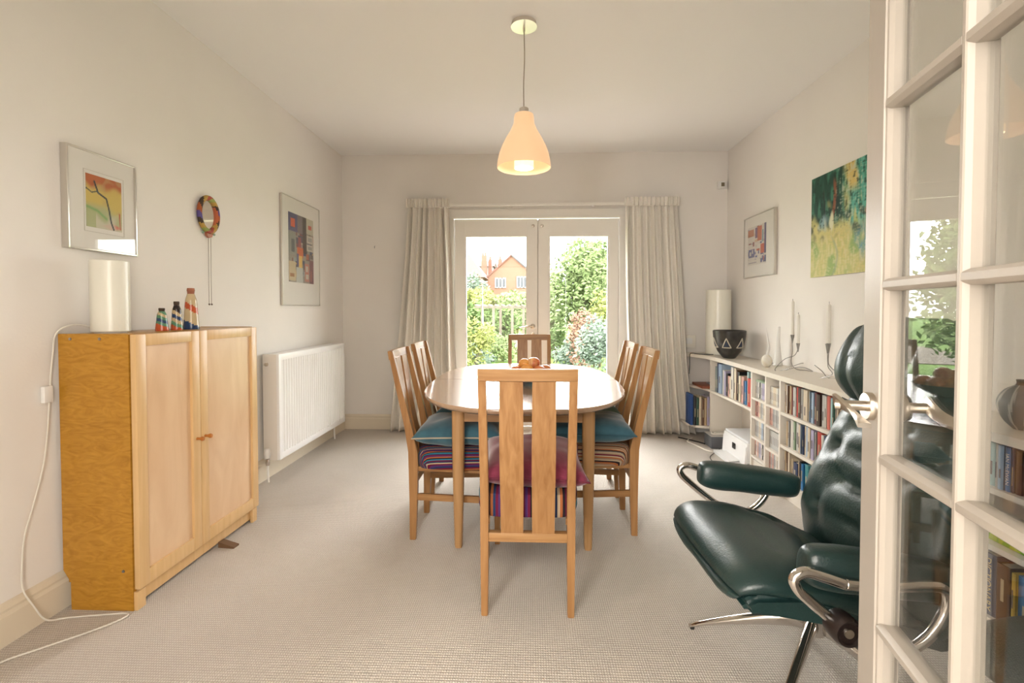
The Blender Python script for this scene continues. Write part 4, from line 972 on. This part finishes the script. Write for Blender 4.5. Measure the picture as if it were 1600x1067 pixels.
h1 = holder('bent wire double candle holder left of the second one on the bookcase top', l1,
    [[(0, 0, .195), (0, .002, .13), (-.01, .0, .06), (-.03, .06, .012), (-.02, .15, .004), (.02, .17, .004), (.03, .09, .03), (.01, .03, .028), (-.05, -.02, .003)],
     [(.03, .03, .155), (.015, .01, .11), (.0, -.06, .085), (-.01, -.12, .04), (-.03, -.13, .003), (-.04, -.06, .003), (.01, .05, .05), (.03, .08, .06)]], 0)
cup_candle(h1, l1, (0, 0), .235, .245, 0, 'tall ivory candle in the taller cup of the left wire holder')
cup_candle(h1, l1, (.03, .03), .20, .19, 0, 'slightly shorter ivory candle behind in the left wire holder')
l2 = (1.765, 2.985, ST)
h2 = holder('bent wire double candle holder nearer the armchair headrest on the bookcase top', l2,
    [[(0, 0, .165), (0, .004, .10), (-.0, .01, .07), (.0, .04, .03), (-.03, -.03, .003)],
     [(.03, -.015, .16), (.02, -.008, .11), (.0, .02, .08), (-.02, .10, .03), (-.03, .11, .004), (-.05, .05, .003), (-.02, -.03, .05), (.0, -.10, .085)]], 0)
cup_candle(h2, l2, (0, 0), .205, .21, 0, 'ivory candle in the front cup of the right wire holder')
cup_candle(h2, l2, (.03, -.015), .24, .215, 0, 'taller ivory candle at the back of the right wire holder')
# gourd vase
t = thing('gourd_vase', 'grey ribbed gourd-shaped vase with pale stripes seen through the glass door', 'vase', (1.70, 1.755, ST))
bm = bmesh.new(); cl = bm.loops.layers.float_color.new('Col'); prof = [(0, 0), (.02, 0), (.028, .006), (.052, .035), (.066, .075), (.064, .105), (.046, .135), (.022, .152), (.016, .162), (.018, .172), (.013, .172), (.010, .16), (0, .155)]
ps = smooth_path([(r, 0, z) for r, z in prof], 4); seg = 72
loft(bm, [[(p.x*(1+.02*math.cos(9*a))*math.cos(a), p.x*(1+.02*math.cos(9*a))*math.sin(a), p.z) for a in [2*PI*i/seg for i in range(seg)]] for p in ps])
for f in bm.faces:
    c = f.calc_center_median(); a = math.atan2(c.y, c.x); s = math.cos(9*a+.6*math.sin(c.z*40))
    col = mixc((.13, .145, .15), (.42, .42, .38), sstep(.62, .92, s)) if c.z < .155 else (.08, .06, .04)
    for l in f.loops: l[cl] = (*col, 1)
obj('vase_body', bm, attr_mat('ribbed_glaze', .4), t)

# printer, router, cables
t = thing('printer', 'white inkjet printer on the carpet in the open bay under the curved shelf', 'printer', (1.75, 3.93, 0))
bm = bmesh.new(); box(bm, 1.615, 1.875, 3.70, 4.15, .045, .195, .012); obj('body', bm, WHITEP, t, True)
bm = bmesh.new(); prism(bm, [(1.60, .03), (1.62, .03), (1.62, .18), (1.608, .16)], 'y', 3.71, 4.14); obj('front_cover', bm, WHITEP, t, True)
obj('display', B(1.597, 1.602, 3.885, 3.935, .105, .15, .001), BLACK, t, True)
obj('lid', B(1.625, 1.87, 3.71, 4.14, .195, .212, .005), mat('printer_lid', (.72, .72, .72), .4), t, True)
bm = bmesh.new(); prism(bm, [(1.52, .028), (1.62, .04), (1.62, .046), (1.52, .036)], 'y', 3.80, 4.06); obj('paper_tray', bm, WHITEP, t, True)
obj('base', B(1.53, 1.875, 3.70, 4.15, 0, .028, .006), WHITEP, t, True)
o = obj('router_box', B(1.555, 1.78, 4.26, 4.44, 0, .105, .004), [mat('grey_box', (.10, .105, .115), .5)]); tag(origin_to(o, (1.66, 4.35, 0)), 'dark grey electronics box with pale lid on the carpet left of the printer', 'router box')
obj('lid', B(-.107, .122, -.092, .092, .1045, .1075, .001), mat('box_lid', (.42, .40, .37), .4), o)
def cable(label, pts, r, m):
    bm = bmesh.new(); tube(bm, pts, r, 6, 8); return tag(obj('cable', bm, m), label, 'cable')
cable('white cables coiled on top of the dark grey electronics box', [(1.72, 4.40, .112), (1.62, 4.40, .118), (1.585, 4.34, .115), (1.62, 4.29, .118), (1.72, 4.30, .125), (1.74, 4.36, .12), (1.65, 4.38, .125), (1.61, 4.34, .122), (1.66, 4.30, .128), (1.78, 4.28, .15)], .005, CABLE)
cable('white cable snaking over the carpet from the right curtain hem to the electronics box', [(1.50, 4.60, .006), (1.42, 4.48, .006), (1.46, 4.32, .006), (1.50, 4.18, .006), (1.60, 4.16, .006), (1.66, 4.20, .01), (1.72, 4.22, .04)], .006, CABLE)
cable('thin black cable looping on the carpet in front of the printer', [(1.60, 4.19, .02), (1.54, 4.14, .004), (1.45, 4.0, .004), (1.44, 3.85, .004), (1.50, 3.70, .004), (1.56, 3.60, .004)], .003, BLACK)
cable('thin black cable hanging off the corner shelf beside the right curtain', [(1.67, 4.55, ST+.004), (1.55, 4.60, ST+.005), (1.515, 4.68, ST+.004), (1.492, 4.66, ST-.01), (1.485, 4.64, .68), (1.48, 4.64, .60)], .004, BLACK)
cable('black mains lead on the carpet at the foot of the right curtain', [(1.38, 4.62, .006), (1.48, 4.50, .006), (1.52, 4.44, .008), (1.54, 4.38, .012)], .006, BLACK)

# ================================================================== ARMCHAIR (local: front = +x, so it is turned 180 degrees)
AX, AY = 1.0, 1.63
t = thing('recliner_chair', 'green buttoned leather recliner with chrome arms and star base behind the glass door', 'armchair', (AX, AY, 0), R(182))
# seat cushion: spine from front (x=.43) to back
btn = [(s, l) for s, l in ((.30, -.13), (.33, .11), (.55, -.13), (.60, .0), (.56, .13), (.78, -.1), (.8, .1))]
cre = [(.45, -.2, .85, -.12, .016, .014), (.4, .03, .9, .02, .013, .014), (.5, .2, .88, .1, .018, .008), (.55, -.08, .95, -.05, .012, .007), (.6, .08, .9, .16, .012, .007), (.3, -.13, .5, -.2, .012, .004)]
bm = bmesh.new()
sweep_cushion(bm, [(.425, .375), (.435, .410), (.405, .437), (.33, .440), (.20, .415), (.08, .375), (-.04, .325), (-.13, .30)], lambda s: .292-.03*max(0, s-.6), lambda s: .048+.012*math.sin(PI*s), 60, 60, k=3.5, px=.4, dim=btn[:5], dr=.034, dd=.022, nz=.0025, ns=14, cres=cre, top_only=True)
obj('seat_cushion', bm, LEATHER, t, ang=180)
bm = bmesh.new()      # underside shell wrapped in leather
pl_ = [(.440, .405), (.420, .368), (.27, .358), (.08, .325), (-.10, .275), (-.20, .265), (-.18, .31), (0, .345), (.25, .41), (.40, .425)]
for y0, y1 in ((-.288, .288),): prism(bm, pl_, 'y', y0, y1)
bmesh.ops.bevel(bm, geom=[e for e in bm.edges], offset=.016, segments=3, affect='EDGES'); obj('seat_shell', bm, LEATHER, t)
# back cushion, dimpled
bb = []
for i, s in enumerate((.17, .33, .49, .66, .83)):
    for l in ((-.175, -.01, .165) if i % 2 else (-.095, .085)): bb.append((s, l))
cr2 = []
for i in range(len(bb)):
    for j in range(i+1, len(bb)):
        ds, dl = abs(bb[i][0]-bb[j][0]), abs(bb[i][1]-bb[j][1])
        if .1 < ds < .2 and dl < .1: cr2.append((bb[i][0], bb[i][1], bb[j][0], bb[j][1], .010, .006))
bm = bmesh.new()
sweep_cushion(bm, [(-.235, .905), (-.185, .78), (-.140, .66), (-.100, .54), (-.085, .44), (-.095, .34), (-.13, .28)], lambda s: .250+.058*min(1, s*1.4), lambda s: .060+.012*math.sin(PI*s), 90, 76, k=5, px=.5, ke=8, dim=bb, dr=.043, dd=.042, nz=.004, ns=16, cres=cr2)
obj('back_cushion', bm, LEATHERK, t, ang=180)
bm = bmesh.new(); sweep_cushion(bm, [(-.315, .86), (-.285, .74), (-.24, .58), (-.205, .42), (-.20, .28)], lambda s: .205+.05*s, .026, 24, 30, k=6, px=.4, nz=0); obj('back_shell', bm, LEATHER, t)
for (s_, l) in ():
    pass
# headrest: draped pillow
hc = [(.15, -.20, .9, -.15, .016, .016), (.1, -.10, .95, -.06, .014, .014), (.1, .0, .95, .02, .014, .014), (.15, .12, .9, .08, .016, .016), (.3, .2, .8, .16, .014, .010), (.3, -.16, .6, -.12, .010, .008)]
bm = bmesh.new()
sweep_cushion(bm, [(-.31, 1.085), (-.270, 1.125), (-.225, 1.10), (-.195, 1.03), (-.180, .95), (-.195, .855)], lambda s: .278-.035*(1-s)**2, lambda s: .050+.018*math.sin(PI*s), 60, 70, k=2.6, px=.62, dim=(), nz=.005, ns=9, cres=hc, dd=.03, top_only=True, ke=3.2)
obj('headrest', bm, LEATHERK, t, ang=180)
bm = bmesh.new(); tube(bm, [(-.165, -.225, .872), (-.150, -.12, .866), (-.148, 0, .865), (-.150, .12, .866), (-.165, .225, .872)], .004, 6, 4); obj('headrest_strap', bm, BLACK, t)
# arms
for s in (-1, 1):
    y = s*.350
    bm = bmesh.new()
    sweep_cushion(bm, [(.318, .548), (.22, .537), (.06, .517), (-.075, .497)], lambda q: .046+.008*math.sin(PI*q), lambda q: .055-.006*q, 44, 40, k=6, px=.42, nz=.002, ke=5)
    tr(bm, Matrix.Translation((0, y, 0))); arm = obj('armrest', bm, LEATHER, t, ang=180)
    yo = s*.412
    loop = [(x_, yo, z_) for x_, z_ in ((.25, .531), (.30, .548), (.345, .560), (.372, .545), (.365, .520), (.335, .490), (.265, .432), (.208, .394), (.11, .366), (.05, .394), (.01, .45), (.0, .50), (.015, .522), (.06, .526), (.16, .523), (.25, .531))]
    bm = bmesh.new(); tube(bm, loop, .0135, 12, 8, 1.0, closed=False); obj('arm_tube', bm, CHROME, t, ang=180)
# cross tube under the seat joining both arms
bm = bmesh.new(); tube(bm, [(.11, -.408, .366), (.08, -.30, .30), (.05, -.18, .235), (.04, 0, .215), (.05, .18, .235), (.08, .30, .30), (.11, .408, .366)], .0135, 12, 8); obj('cross_tube', bm, CHROME, t, ang=180)
# adjusting knob
for s in (1,):
    bm = bmesh.new(); lathe(bm, [(0, 0), (.034, 0), (.036, .012), (.036, .040), (.031, .052), (.026, .050), (.024, .046), (0, .046)], seg=30); tr(bm, Matrix.Translation((.262, s*.402, .432)) @ Matrix.Rotation(R(-90*s), 4, 'X')); k = obj('recline_knob', bm, DKWOOD, t)
    bm = bmesh.new(); lathe(bm, [(0, 0), (.011, 0), (.011, .004), (0, .005)], seg=16); tr(bm, Matrix.Translation((.262, s*.448, .432)) @ Matrix.Rotation(R(-90*s), 4, 'X')); obj('knob_cap', bm, METAL, k)
# star base
hub = (.035, -.045)
bm = bmesh.new(); lathe(bm, [(0, .105), (.030, .105), (.038, .13), (.040, .178), (.026, .19), (.022, .235), (0, .235)], hub[0], hub[1], 28); obj('hub', bm, CHROME, t)
for a in (155, 227, 302, 14, 84):
    a = R(a-182); d = Vector((math.cos(a), math.sin(a), 0)); H0 = Vector((hub[0], hub[1], 0)); rings = []; sd_ = Vector((-d.y, d.x, 0))
    for q in [i/10 for i in range(11)]:
        p = H0+d*(.02+.385*q); zt = .178-.162*q**1.25; hh = .052*(1-q)**1.1+.013; ww = .019*(1-.35*q)
        rings.append([p+sd_*(ww*math.cos(2*PI*k/12))+Vector((0, 0, zt-hh/2+hh/2*math.sin(2*PI*k/12))) for k in range(12)])
    bm = bmesh.new(); loft(bm, rings); lg = obj('base_leg', bm, CHROME, t, ang=180)
    bm = bmesh.new(); p = H0+d*.393; lathe(bm, [(0, 0), (.008, 0), (.008, .012), (0, .014)], p.x, p.y, 14); obj('glide', bm, BLACK, lg)

# footstool
t = thing('footstool', 'dark green leather footstool behind the glass door near the bookcase', 'footstool', (1.30, 1.10, 0), R(8))
bm = bmesh.new(); sweep_cushion(bm, [(-.23, .36), (-.12, .385), (0, .39), (.12, .385), (.23, .36)], .21, .045, 40, 44, k=4, px=.4, nz=.003, dim=[(.35, -.08), (.35, .08), (.65, -.08), (.65, .08)], dr=.04, dd=.015); obj('stool_cushion', bm, LEATHER, t, ang=180)
bm = bmesh.new(); prism(bm, [(-.20, .33), (-.12, .27), (.12, .27), (.20, .33), (.21, .37), (-.21, .37)], 'y', -.18, .18); obj('stool_shell', bm, LEATHER, t)
bm = bmesh.new(); lathe(bm, [(0, .03), (.024, .03), (.028, .07), (.018, .09), (.018, .275), (0, .275)], 0, 0, 20); obj('column', bm, CHROME, t)
for k_ in range(4):
    a = R(45+90*k_); bm = bmesh.new(); tube(bm, [(0, 0, .07), (.1*math.cos(a), .1*math.sin(a), .055), (.19*math.cos(a), .19*math.sin(a), .014)], lambda s: .014-.003*s, 8, 4); obj('base_leg', bm, CHROME, t)

# ================================================================== GLAZED DOOR (free edge at .655,.97)
ux, uy = -.21/1.0218, -1/1.0218
FEX, FEY = .643, .972
ang = math.atan2(uy, ux)            # local +x runs from free edge to hinge ; local +y is to the left of that => +x side (far face)
# door face seen by camera at local y=0 ; thickness goes to far side
dw, dh, th = .782, 1.985, .040
door = thing('glazed_door', 'tall cream painted fifteen-pane glazed door standing open at the right', 'door', (FEX, FEY, .008), ang)
cols_ = [(.072, .274), (.290, .492), (.508, .710)]
rows = [(.29, .60), (.622, .91), (.932, 1.226), (1.248, 1.548), (1.570, 1.868)]
def molded(bm, x0, x1, z0, z1, horizontal):
    """frame bar with chamfered lips on both faces, extruded along its length"""
    m = .009
    if horizontal:
        c = [(z0, m), (z0+.004, .002), (z0+.006, 0), (z1-.006, 0), (z1-.004, .002), (z1, m), (z1, th-m), (z1-.004, th-.002), (z1-.006, th), (z0+.006, th), (z0+.004, th-.002), (z0, th-m)]
        loft(bm, [[(x, y, z) for z, y in c] for x in (x0, x1)])
    else:
        c = [(x0, m), (x0+.003, .002), (x0+.005, 0), (x1-.005, 0), (x1-.003, .002), (x1, m), (x1, th-m), (x1-.003, th-.002), (x1-.005, th), (x0+.005, th), (x0+.003, th-.002), (x0, th-m)]
        loft(bm, [[(x, y, z) for x, y in c] for z in (z0, z1)])
def stile(bm, x0, x1, lip):   # solid stile, lip on the glazed side
    m = .009
    if lip > 0: c = [(x0, 0), (x1-.010, 0), (x1-.009, .003), (x1-.005, .004), (x1, m+.002), (x1, th-m-.002), (x1-.009, th-.003), (x1-.010, th), (x0, th)]
    else: c = [(x1, 0), (x0+.010, 0), (x0+.009, .003), (x0+.005, .004), (x0, m+.002), (x0, th-m-.002), (x0+.009, th-.003), (x0+.010, th), (x1, th)]
    loft(bm, [[(x, y, z) for x, y in c] for z in (0, dh)])
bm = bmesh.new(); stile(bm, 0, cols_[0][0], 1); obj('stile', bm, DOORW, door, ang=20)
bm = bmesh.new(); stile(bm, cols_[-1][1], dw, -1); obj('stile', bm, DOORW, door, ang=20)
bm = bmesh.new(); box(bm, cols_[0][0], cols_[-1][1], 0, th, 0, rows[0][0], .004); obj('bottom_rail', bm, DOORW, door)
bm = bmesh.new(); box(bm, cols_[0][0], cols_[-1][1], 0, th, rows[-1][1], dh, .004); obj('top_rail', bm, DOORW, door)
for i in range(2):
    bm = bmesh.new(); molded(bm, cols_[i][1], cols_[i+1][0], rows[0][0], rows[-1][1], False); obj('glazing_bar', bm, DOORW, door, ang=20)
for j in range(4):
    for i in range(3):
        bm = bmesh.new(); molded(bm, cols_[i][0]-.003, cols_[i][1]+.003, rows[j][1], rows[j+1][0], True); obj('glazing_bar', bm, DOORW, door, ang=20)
for i in range(3):
    for j in range(5):
        obj('glass_pane', B(cols_[i][0]-.001, cols_[i][1]+.001, th/2+.0025, th/2+.0055, rows[j][0]-.001, rows[j][1]+.001), DGLASS, door, sm=False)
# local +y direction in world: check which side it is, camera side must be local -y
def lever(side):
    y0 = 0 if side < 0 else th; s = side
    bm = bmesh.new(); lathe(bm, [(0, 0), (.026, 0), (.026, .009), (.0245, .011), (0, .011)], seg=32); tr(bm, Matrix.Translation((.036, y0, 1.012)) @ Matrix.Rotation(R(90 if s < 0 else -90), 4, 'X'))
    h = obj('door_handle', bm, METAL, door)
    bm = bmesh.new(); tube(bm, [(.036, y0+s*.008, 1.012), (.036, y0+s*.05, 1.012)], .0095, 12); tube(bm, [(.036, y0+s*.05, 1.012), (.032, y0+s*.058, 1.012)], .0095, 12)
    # twisted flat blade
    rings = []
    for i in range(15):
        q = i/14; x = .022+.125*q; z = 1.020-.016*math.sin(q*PI/2)-.006*q; y = y0+s*(.055-.010*math.sin(PI*q)+.0*q); tw = R(80)*(1-q)**.8; w_ = .011-.001*q; hh = .0035
        c, sn = math.cos(tw), math.sin(tw)
        rings.append([(x, y+s*(a*c-b_*sn), z+(a*sn+b_*c)) for a, b_ in ((-w_, -hh), (0, -hh*1.3), (w_, -hh), (w_*1.05, 0), (w_, hh), (0, hh*1.3), (-w_, hh), (-w_*1.05, 0))])
    loft(bm, rings); obj('lever', bm, METAL, h, ang=50)
lever(-1); lever(1)

# ================================================================== GARDEN
GZ = -.62
GRASS = noisy('lawn_grass', (0.081, 0.149, 0.022), (0.124, 0.198, 0.037), 3, .9, detail=8, spec=.1)
SOIL = noisy('border_soil', (0.099, 0.074, 0.050), (0.149, 0.118, 0.087), 2, .95)
struct('terrain', B(-60, 60, 5.1, 140, GZ-.3, GZ), GRASS)
struct('terrace', B(-6, 6, 5.05, 7.2, GZ, -.05), noisy('paving', (.22, .2, .18), (.27, .25, .22), 4, .9))
def leafmat(name, a, b_):
    m = noisy(name, a, b_, 1.8, .7, lo=.3, hi=.7, detail=5, spec=.15); return m
LM = {'green': leafmat('mid_green_leaves', (0.074, 0.124, 0.037), (0.130, 0.192, 0.062)), 'light': leafmat('light_green_leaves', (0.124, 0.180, 0.062), (0.192, 0.242, 0.105)), 'yellow': leafmat('yellow_green_leaves', (0.149, 0.174, 0.043), (0.211, 0.229, 0.074)),
      'grey': leafmat('grey_green_leaves', (0.112, 0.155, 0.112), (0.174, 0.211, 0.167)), 'purple': leafmat('purple_leaves', (0.105, 0.031, 0.050), (0.174, 0.074, 0.087)), 'dark': leafmat('dark_green_leaves', (0.025, 0.062, 0.019), (0.056, 0.105, 0.031)), 'bright': leafmat('bright_yellow_leaves', (0.310, 0.310, 0.019), (0.372, 0.341, 0.037)), 'copper': leafmat('copper_leaves', (0.167, 0.093, 0.062), (0.223, 0.136, 0.093))}
BARK = mat('bark', (0.074, 0.056, 0.037), .9)
def shrub(label, x, y, w_, h_, kind, n=1500, ls=.09, lobes=9, seed=0, cat='shrub', trunk=0, group=None, z0=None, flat=1):
    rng = random.Random(seed); z0 = GZ if z0 is None else z0
    t = thing('garden_'+cat, label, cat, (x, y, z0), 0, group)
    cs = []
    for i in range(lobes):
        a = rng.uniform(0, 2*PI); rr = w_/2*rng.uniform(.1, .62); zz = trunk+(h_-trunk)*rng.uniform(.22, .8); k = rng.uniform(.28, .45)
        k *= (1.15-.5*(zz-trunk)/(h_-trunk)); cs.append((rr*math.cos(a), rr*math.sin(a)*flat, zz, k*w_*.62, k*(h_-trunk)*.62))
    cs.append((0, 0, trunk+(h_-trunk)*.72, w_*.22, (h_-trunk)*.28)); cs.append((0, 0, trunk+(h_-trunk)*.35, w_*.40, (h_-trunk)*.36))
    bm = bmesh.new()
    for i in range(n):
        cx, cy, cz, r, rv = rng.choice(cs); v = Vector((rng.gauss(0, 1), rng.gauss(0, 1), rng.gauss(0, 1))).normalized()*rng.uniform(.7, 1.04)
        p = Vector((cx+v.x*r, cy+v.y*r*flat, max(.02, cz+v.z*rv)))
        s = ls*rng.uniform(.6, 1.4); d = Vector((rng.gauss(0, 1), rng.gauss(0, 1), rng.gauss(0, .7))).normalized(); e = d.orthogonal().normalized()*s*.5
        a_, b2_, c_, d_ = p-d*s, p+e, p+d*s, p-e
        mid_ = d.cross(e)*.25
        vs = [bm.verts.new(q) for q in (a_, b2_+mid_, c_, d_+mid_)]; bm.faces.new(vs)
    o = obj('foliage', bm, LM[kind], t, sm=False)
    bm = bmesh.new()
    for i in range(5):
        a = 2*PI*i/5+rng.random(); c = cs[i % len(cs)]
        tube(bm, [(.05*math.cos(a), .05*math.sin(a), 0), (c[0]*.4, c[1]*.4, c[2]*.5), (c[0]*.9, c[1]*.9, c[2]*1.0)], lambda s: (.05 if trunk else .02)*(1-.7*s)*max(1, h_/3), 6, 3)
    obj('stems', bm, BARK, t)
    return t
def gx(px, y): return (px-830)/765*y
# soil borders
struct('terrain_border', B(gx(700, 22)-3, gx(960, 22)+6, 20.5, 30, GZ, GZ+.03), SOIL)
shrub('big light green tree filling the right French door', gx(912, 17), 17.5, 3.4, 4.6, 'light', 9000, .085, 20, 1, 'tree', .6)
shrub('taller pale green tree behind the big one at the right edge of view', gx(955, 20), 21.5, 3.4, 5.2, 'light', 6000, .10, 16, 2, 'tree', .8)
shrub('pale green bush left of the big tree beside the door meeting stile', gx(868, 19), 20, 1.8, 3.4, 'light', 4000, .09, 14, 3)
shrub('silvery grey green shrub low at the right side of the lawn', gx(932, 11), 11.5, 1.3, 1.75, 'grey', 2400, .05, 12, 4)
shrub('copper leaved shrub above the grey one', gx(914, 14), 14.6, 1.2, 1.9, 'copper', 1500, .06, 9, 5)
shrub('yellow tipped shrub at the right edge of the right pane', gx(946, 14), 15.4, 1.5, 2.5, 'yellow', 1500, .08, 9, 6)
shrub('small bright yellow bush at the far edge of the lawn', gx(888, 17), 17.0, .55, .5, 'bright', 600, .035, 6, 7)
shrub('mid green shrub low beneath the big tree', gx(870, 18), 18.6, 1.4, 1.2, 'green', 1500, .06, 9, 8)
shrub('broad grey green planting below the big tree behind the yellow bush', gx(905, 15), 15.9, 1.9, 1.0, 'grey', 1600, .06, 9, 9)
shrub('low green plants at the right edge of the lawn near the house', gx(938, 9.5), 10, .9, .65, 'green', 1100, .035, 8, 10)
shrub('pinkish low bush at the lawn edge before the grey shrub', gx(925, 8.5), 9.6, .9, .38, 'copper', 900, .03, 7, 22)
shrub('yellow green shrub at the left edge of the left glass pane', gx(733, 13), 13.5, 1.3, 1.65, 'yellow', 2000, .055, 10, 11)
shrub('green perennial clump in front of the pergola posts', gx(768, 17), 17.2, 2.0, 1.1, 'light', 2400, .06, 11, 12)
shrub('grey green perennial clump left of the pergola clump', gx(742, 14.5), 15, 1.2, .85, 'grey', 1300, .05, 9, 13)
shrub('purple leaved bush low in the left corner of the left pane', gx(742, 8), 8.4, .8, .42, 'purple', 1500, .03, 9, 14, z0=GZ)
shrub('green shrub behind the pergola at left', gx(745, 27), 27, 3.2, 2.4, 'green', 1900, .12, 10, 15)
shrub('green shrub behind the pergola in the middle', gx(785, 27), 28, 3.2, 2.2, 'green', 1900, .12, 10, 16)
shrub('yellow green tree mass above the pergola at left', gx(750, 31), 31.5, 4.0, 3.4, 'yellow', 2400, .14, 12, 17, 'tree', .5)
shrub('bright green tree mass above the pergola beside the door stile', gx(806, 31), 32, 4.2, 3.1, 'light', 2600, .14, 12, 18, 'tree', .5)
shrub('grey green tree before the left house roof', gx(737, 34), 35, 2.9, 4.6, 'grey', 2200, .14, 12, 19, 'tree', .8)
shrub('dark green tree between the two house roofs', gx(775, 52), 60, 4.0, 7.8, 'dark', 1800, .22, 12, 20, 'tree', 2)
shrub('dark green hedge shrub behind the door stile', gx(845, 25), 25, 3.0, 2.6, 'green', 1900, .12, 10, 21)
shrub('pale green tree beyond the garden, seen mirrored in the glazed door', -4.9, 16.5, 4.4, 6.2, 'light', 11000, .11, 22, 30, 'tree', .5)
shrub('dark green hedge plant seen mirrored in the glazed door', -3.6, 12.0, 1.8, 1.5, 'dark', 1800, .06, 10, 31)
shrub('purple flowering bush seen mirrored in the glazed door', -2.3, 8.6, 1.5, .55, 'purple', 2200, .035, 10, 32)
# lawn strip of the border beyond
# pergola
t = thing('pergola', 'pale timber pergola with four posts across the garden behind the perennials', 'pergola', (gx(780, 23), 23, GZ))
for px, yy in ((753.5, 23), (771, 23), (782, 24.6), (800.5, 23), (818, 23)):
    x = gx(px, yy); obj('post', B(x-.06, x+.06, yy-.06, yy+.06, GZ, 1.30, .01), mat('pale_timber', (0.161, 0.136, 0.105), .8), t, True)
obj('front_beam', B(gx(742, 23), gx(840, 23), 22.95, 23.05, 1.27, 1.40, .01), mat('pale_timber_beam', (0.180, 0.155, 0.124), .8), t, True)
obj('rear_beam', B(gx(745, 24.6), gx(840, 24.6), 24.55, 24.65, 1.27, 1.38, .01), mat('pale_timber_rear', (0.161, 0.143, 0.112), .8), t, True)
for k in range(9):
    x = gx(746+k*10, 23.8); obj('rafter', B(x-.03, x+.03, 22.7, 24.9, 1.38, 1.46, .005), mat('pale_timber_rafter', (0.180, 0.155, 0.124), .8), t, True)
# houses
BRK = noisy('orange_brick', (0.167, 0.081, 0.053), (0.205, 0.102, 0.068), 20, .9, (0.620, 0.620, 1.860)); TILE = noisy('red_roof_tile', (0.105, 0.046, 0.034), (0.143, 0.065, 0.050), 14, .85, (0.620, 0.620, 2.480)); SLATE = mat('grey_slate', (0.056, 0.059, 0.065), .6); WFR = mat('upvc_white', (0.260, 0.260, 0.254), .5); WGL = mat('house_window_glass', (0.031, 0.037, 0.046), .3)
YH = 50
def hz(py, y): return 1.2+(484-py)/765*y
t = thing('brick_house', 'orange brick gabled house with two white windows beyond the garden', 'house', (gx(800, YH), YH+4, GZ))
xa, xb, xm = gx(758, YH), gx(842, YH), gx(799, YH); ze, za = hz(437, YH), hz(400, YH)
bm = bmesh.new(); prism(bm, [(xa, GZ), (xb, GZ), (xb, ze), (xm, za), (xa, ze)], 'y', YH, YH+9); obj('wall', bm, BRK, t, True, sm=False)
bm = bmesh.new()
prism(bm, [(xa-.3, ze-.25), (xm, za), (xm, za+.18), (xa-.35, ze-.1)], 'y', YH-.15, YH+9.2); obj('roof', bm, TILE, t, True, sm=False)
bm = bmesh.new(); prism(bm, [(xb+.3, ze-.25), (xm, za), (xm, za+.18), (xb+.35, ze-.1)], 'y', YH-.15, YH+9.2); obj('roof', bm, SLATE, t, True, sm=False)
for (p0, p1, q0, q1) in ((774, 790, 434, 450), (808, 823, 432, 450)):
    x0_, x1_, z0_, z1_ = gx(p0, YH), gx(p1, YH), hz(q1, YH), hz(q0, YH)
    bm = bmesh.new(); box(bm, x0_, x1_, YH-.08, YH-.001, z0_, z0_+.1); box(bm, x0_, x1_, YH-.08, YH-.001, z1_-.1, z1_); n_ = 3
    for k in range(n_+1):
        xx = x0_+(x1_-x0_)*k/n_; box(bm, xx-.05, xx+.05, YH-.08, YH-.001, z0_, z1_)
    f = obj('window', bm, WFR, t, True, sm=False); obj('pane', B(x0_+.03, x1_-.03, YH-.04, YH-.002, z0_+.03, z1_-.03), WGL, f, True, sm=False)
def chimney(px0, px1, q0, q1, y, parent, pots=2):
    x0_, x1_ = gx(px0, y), gx(px1, y); zt_ = hz(q0, y)
    c = obj('chimney', B(x0_, x1_, y, y+.9, hz(q1, y), zt_), BRK, parent, True, sm=False)
    for k in range(pots):
        bm = bmesh.new(); lathe(bm, [(0, 0), (.13, 0), (.11, .35), (0, .35)], x0_+(x1_-x0_)*(k+.5)/pots, y+.45, 10, zt_); obj('chimney_pot', bm, BRK, c, True)
chimney(778, 784, 405, 432, YH+3, t, 1)
YL = 46
t = thing('tiled_house', 'red tiled house with tall brick chimney at the left edge of the left pane', 'house', (gx(720, YL), YL+4, GZ))
xa, xb = gx(690, YL), gx(756, YL)
obj('wall', B(xa, xb-.3, YL+.4, YL+8, GZ, hz(432, YL)), BRK, t, True, sm=False)
bm = bmesh.new(); loft(bm, [[(xa-.4, YL, hz(433, YL)), (xb+.1, YL, hz(433, YL)), (xb+.1, YL+8.4, hz(433, YL)), (xa-.4, YL+8.4, hz(433, YL))], [(xa+1.4, YL+3.8, hz(391, YL)), (gx(727, YL)-.1, YL+3.8, hz(391, YL)), (gx(727, YL)-.1, YL+4.6, hz(391, YL)), (xa+1.4, YL+4.6, hz(391, YL))]]); obj('roof', bm, TILE, t, True, sm=False)
t2 = thing('rear_house', 'far house with red tiles, white gable and chimneys between the nearer roofs', 'house', (gx(750, 58), 60, GZ))
obj('wall', B(gx(736, 58), gx(770, 58), 58, 64, GZ, hz(415, 58)), mat('white_render', (0.248, 0.242, 0.223), .8), t2, True, sm=False)
bm = bmesh.new(); prism(bm, [(57.7, hz(416, 58)), (61, hz(404, 58)), (64.3, hz(416, 58))], 'x', gx(734, 58), gx(772, 58)); obj('roof', bm, TILE, t2, True, sm=False)
chimney(752, 760, 399, 432, 55.5, t2, 2); chimney(763, 768, 405, 432, 56.5, t2, 1)
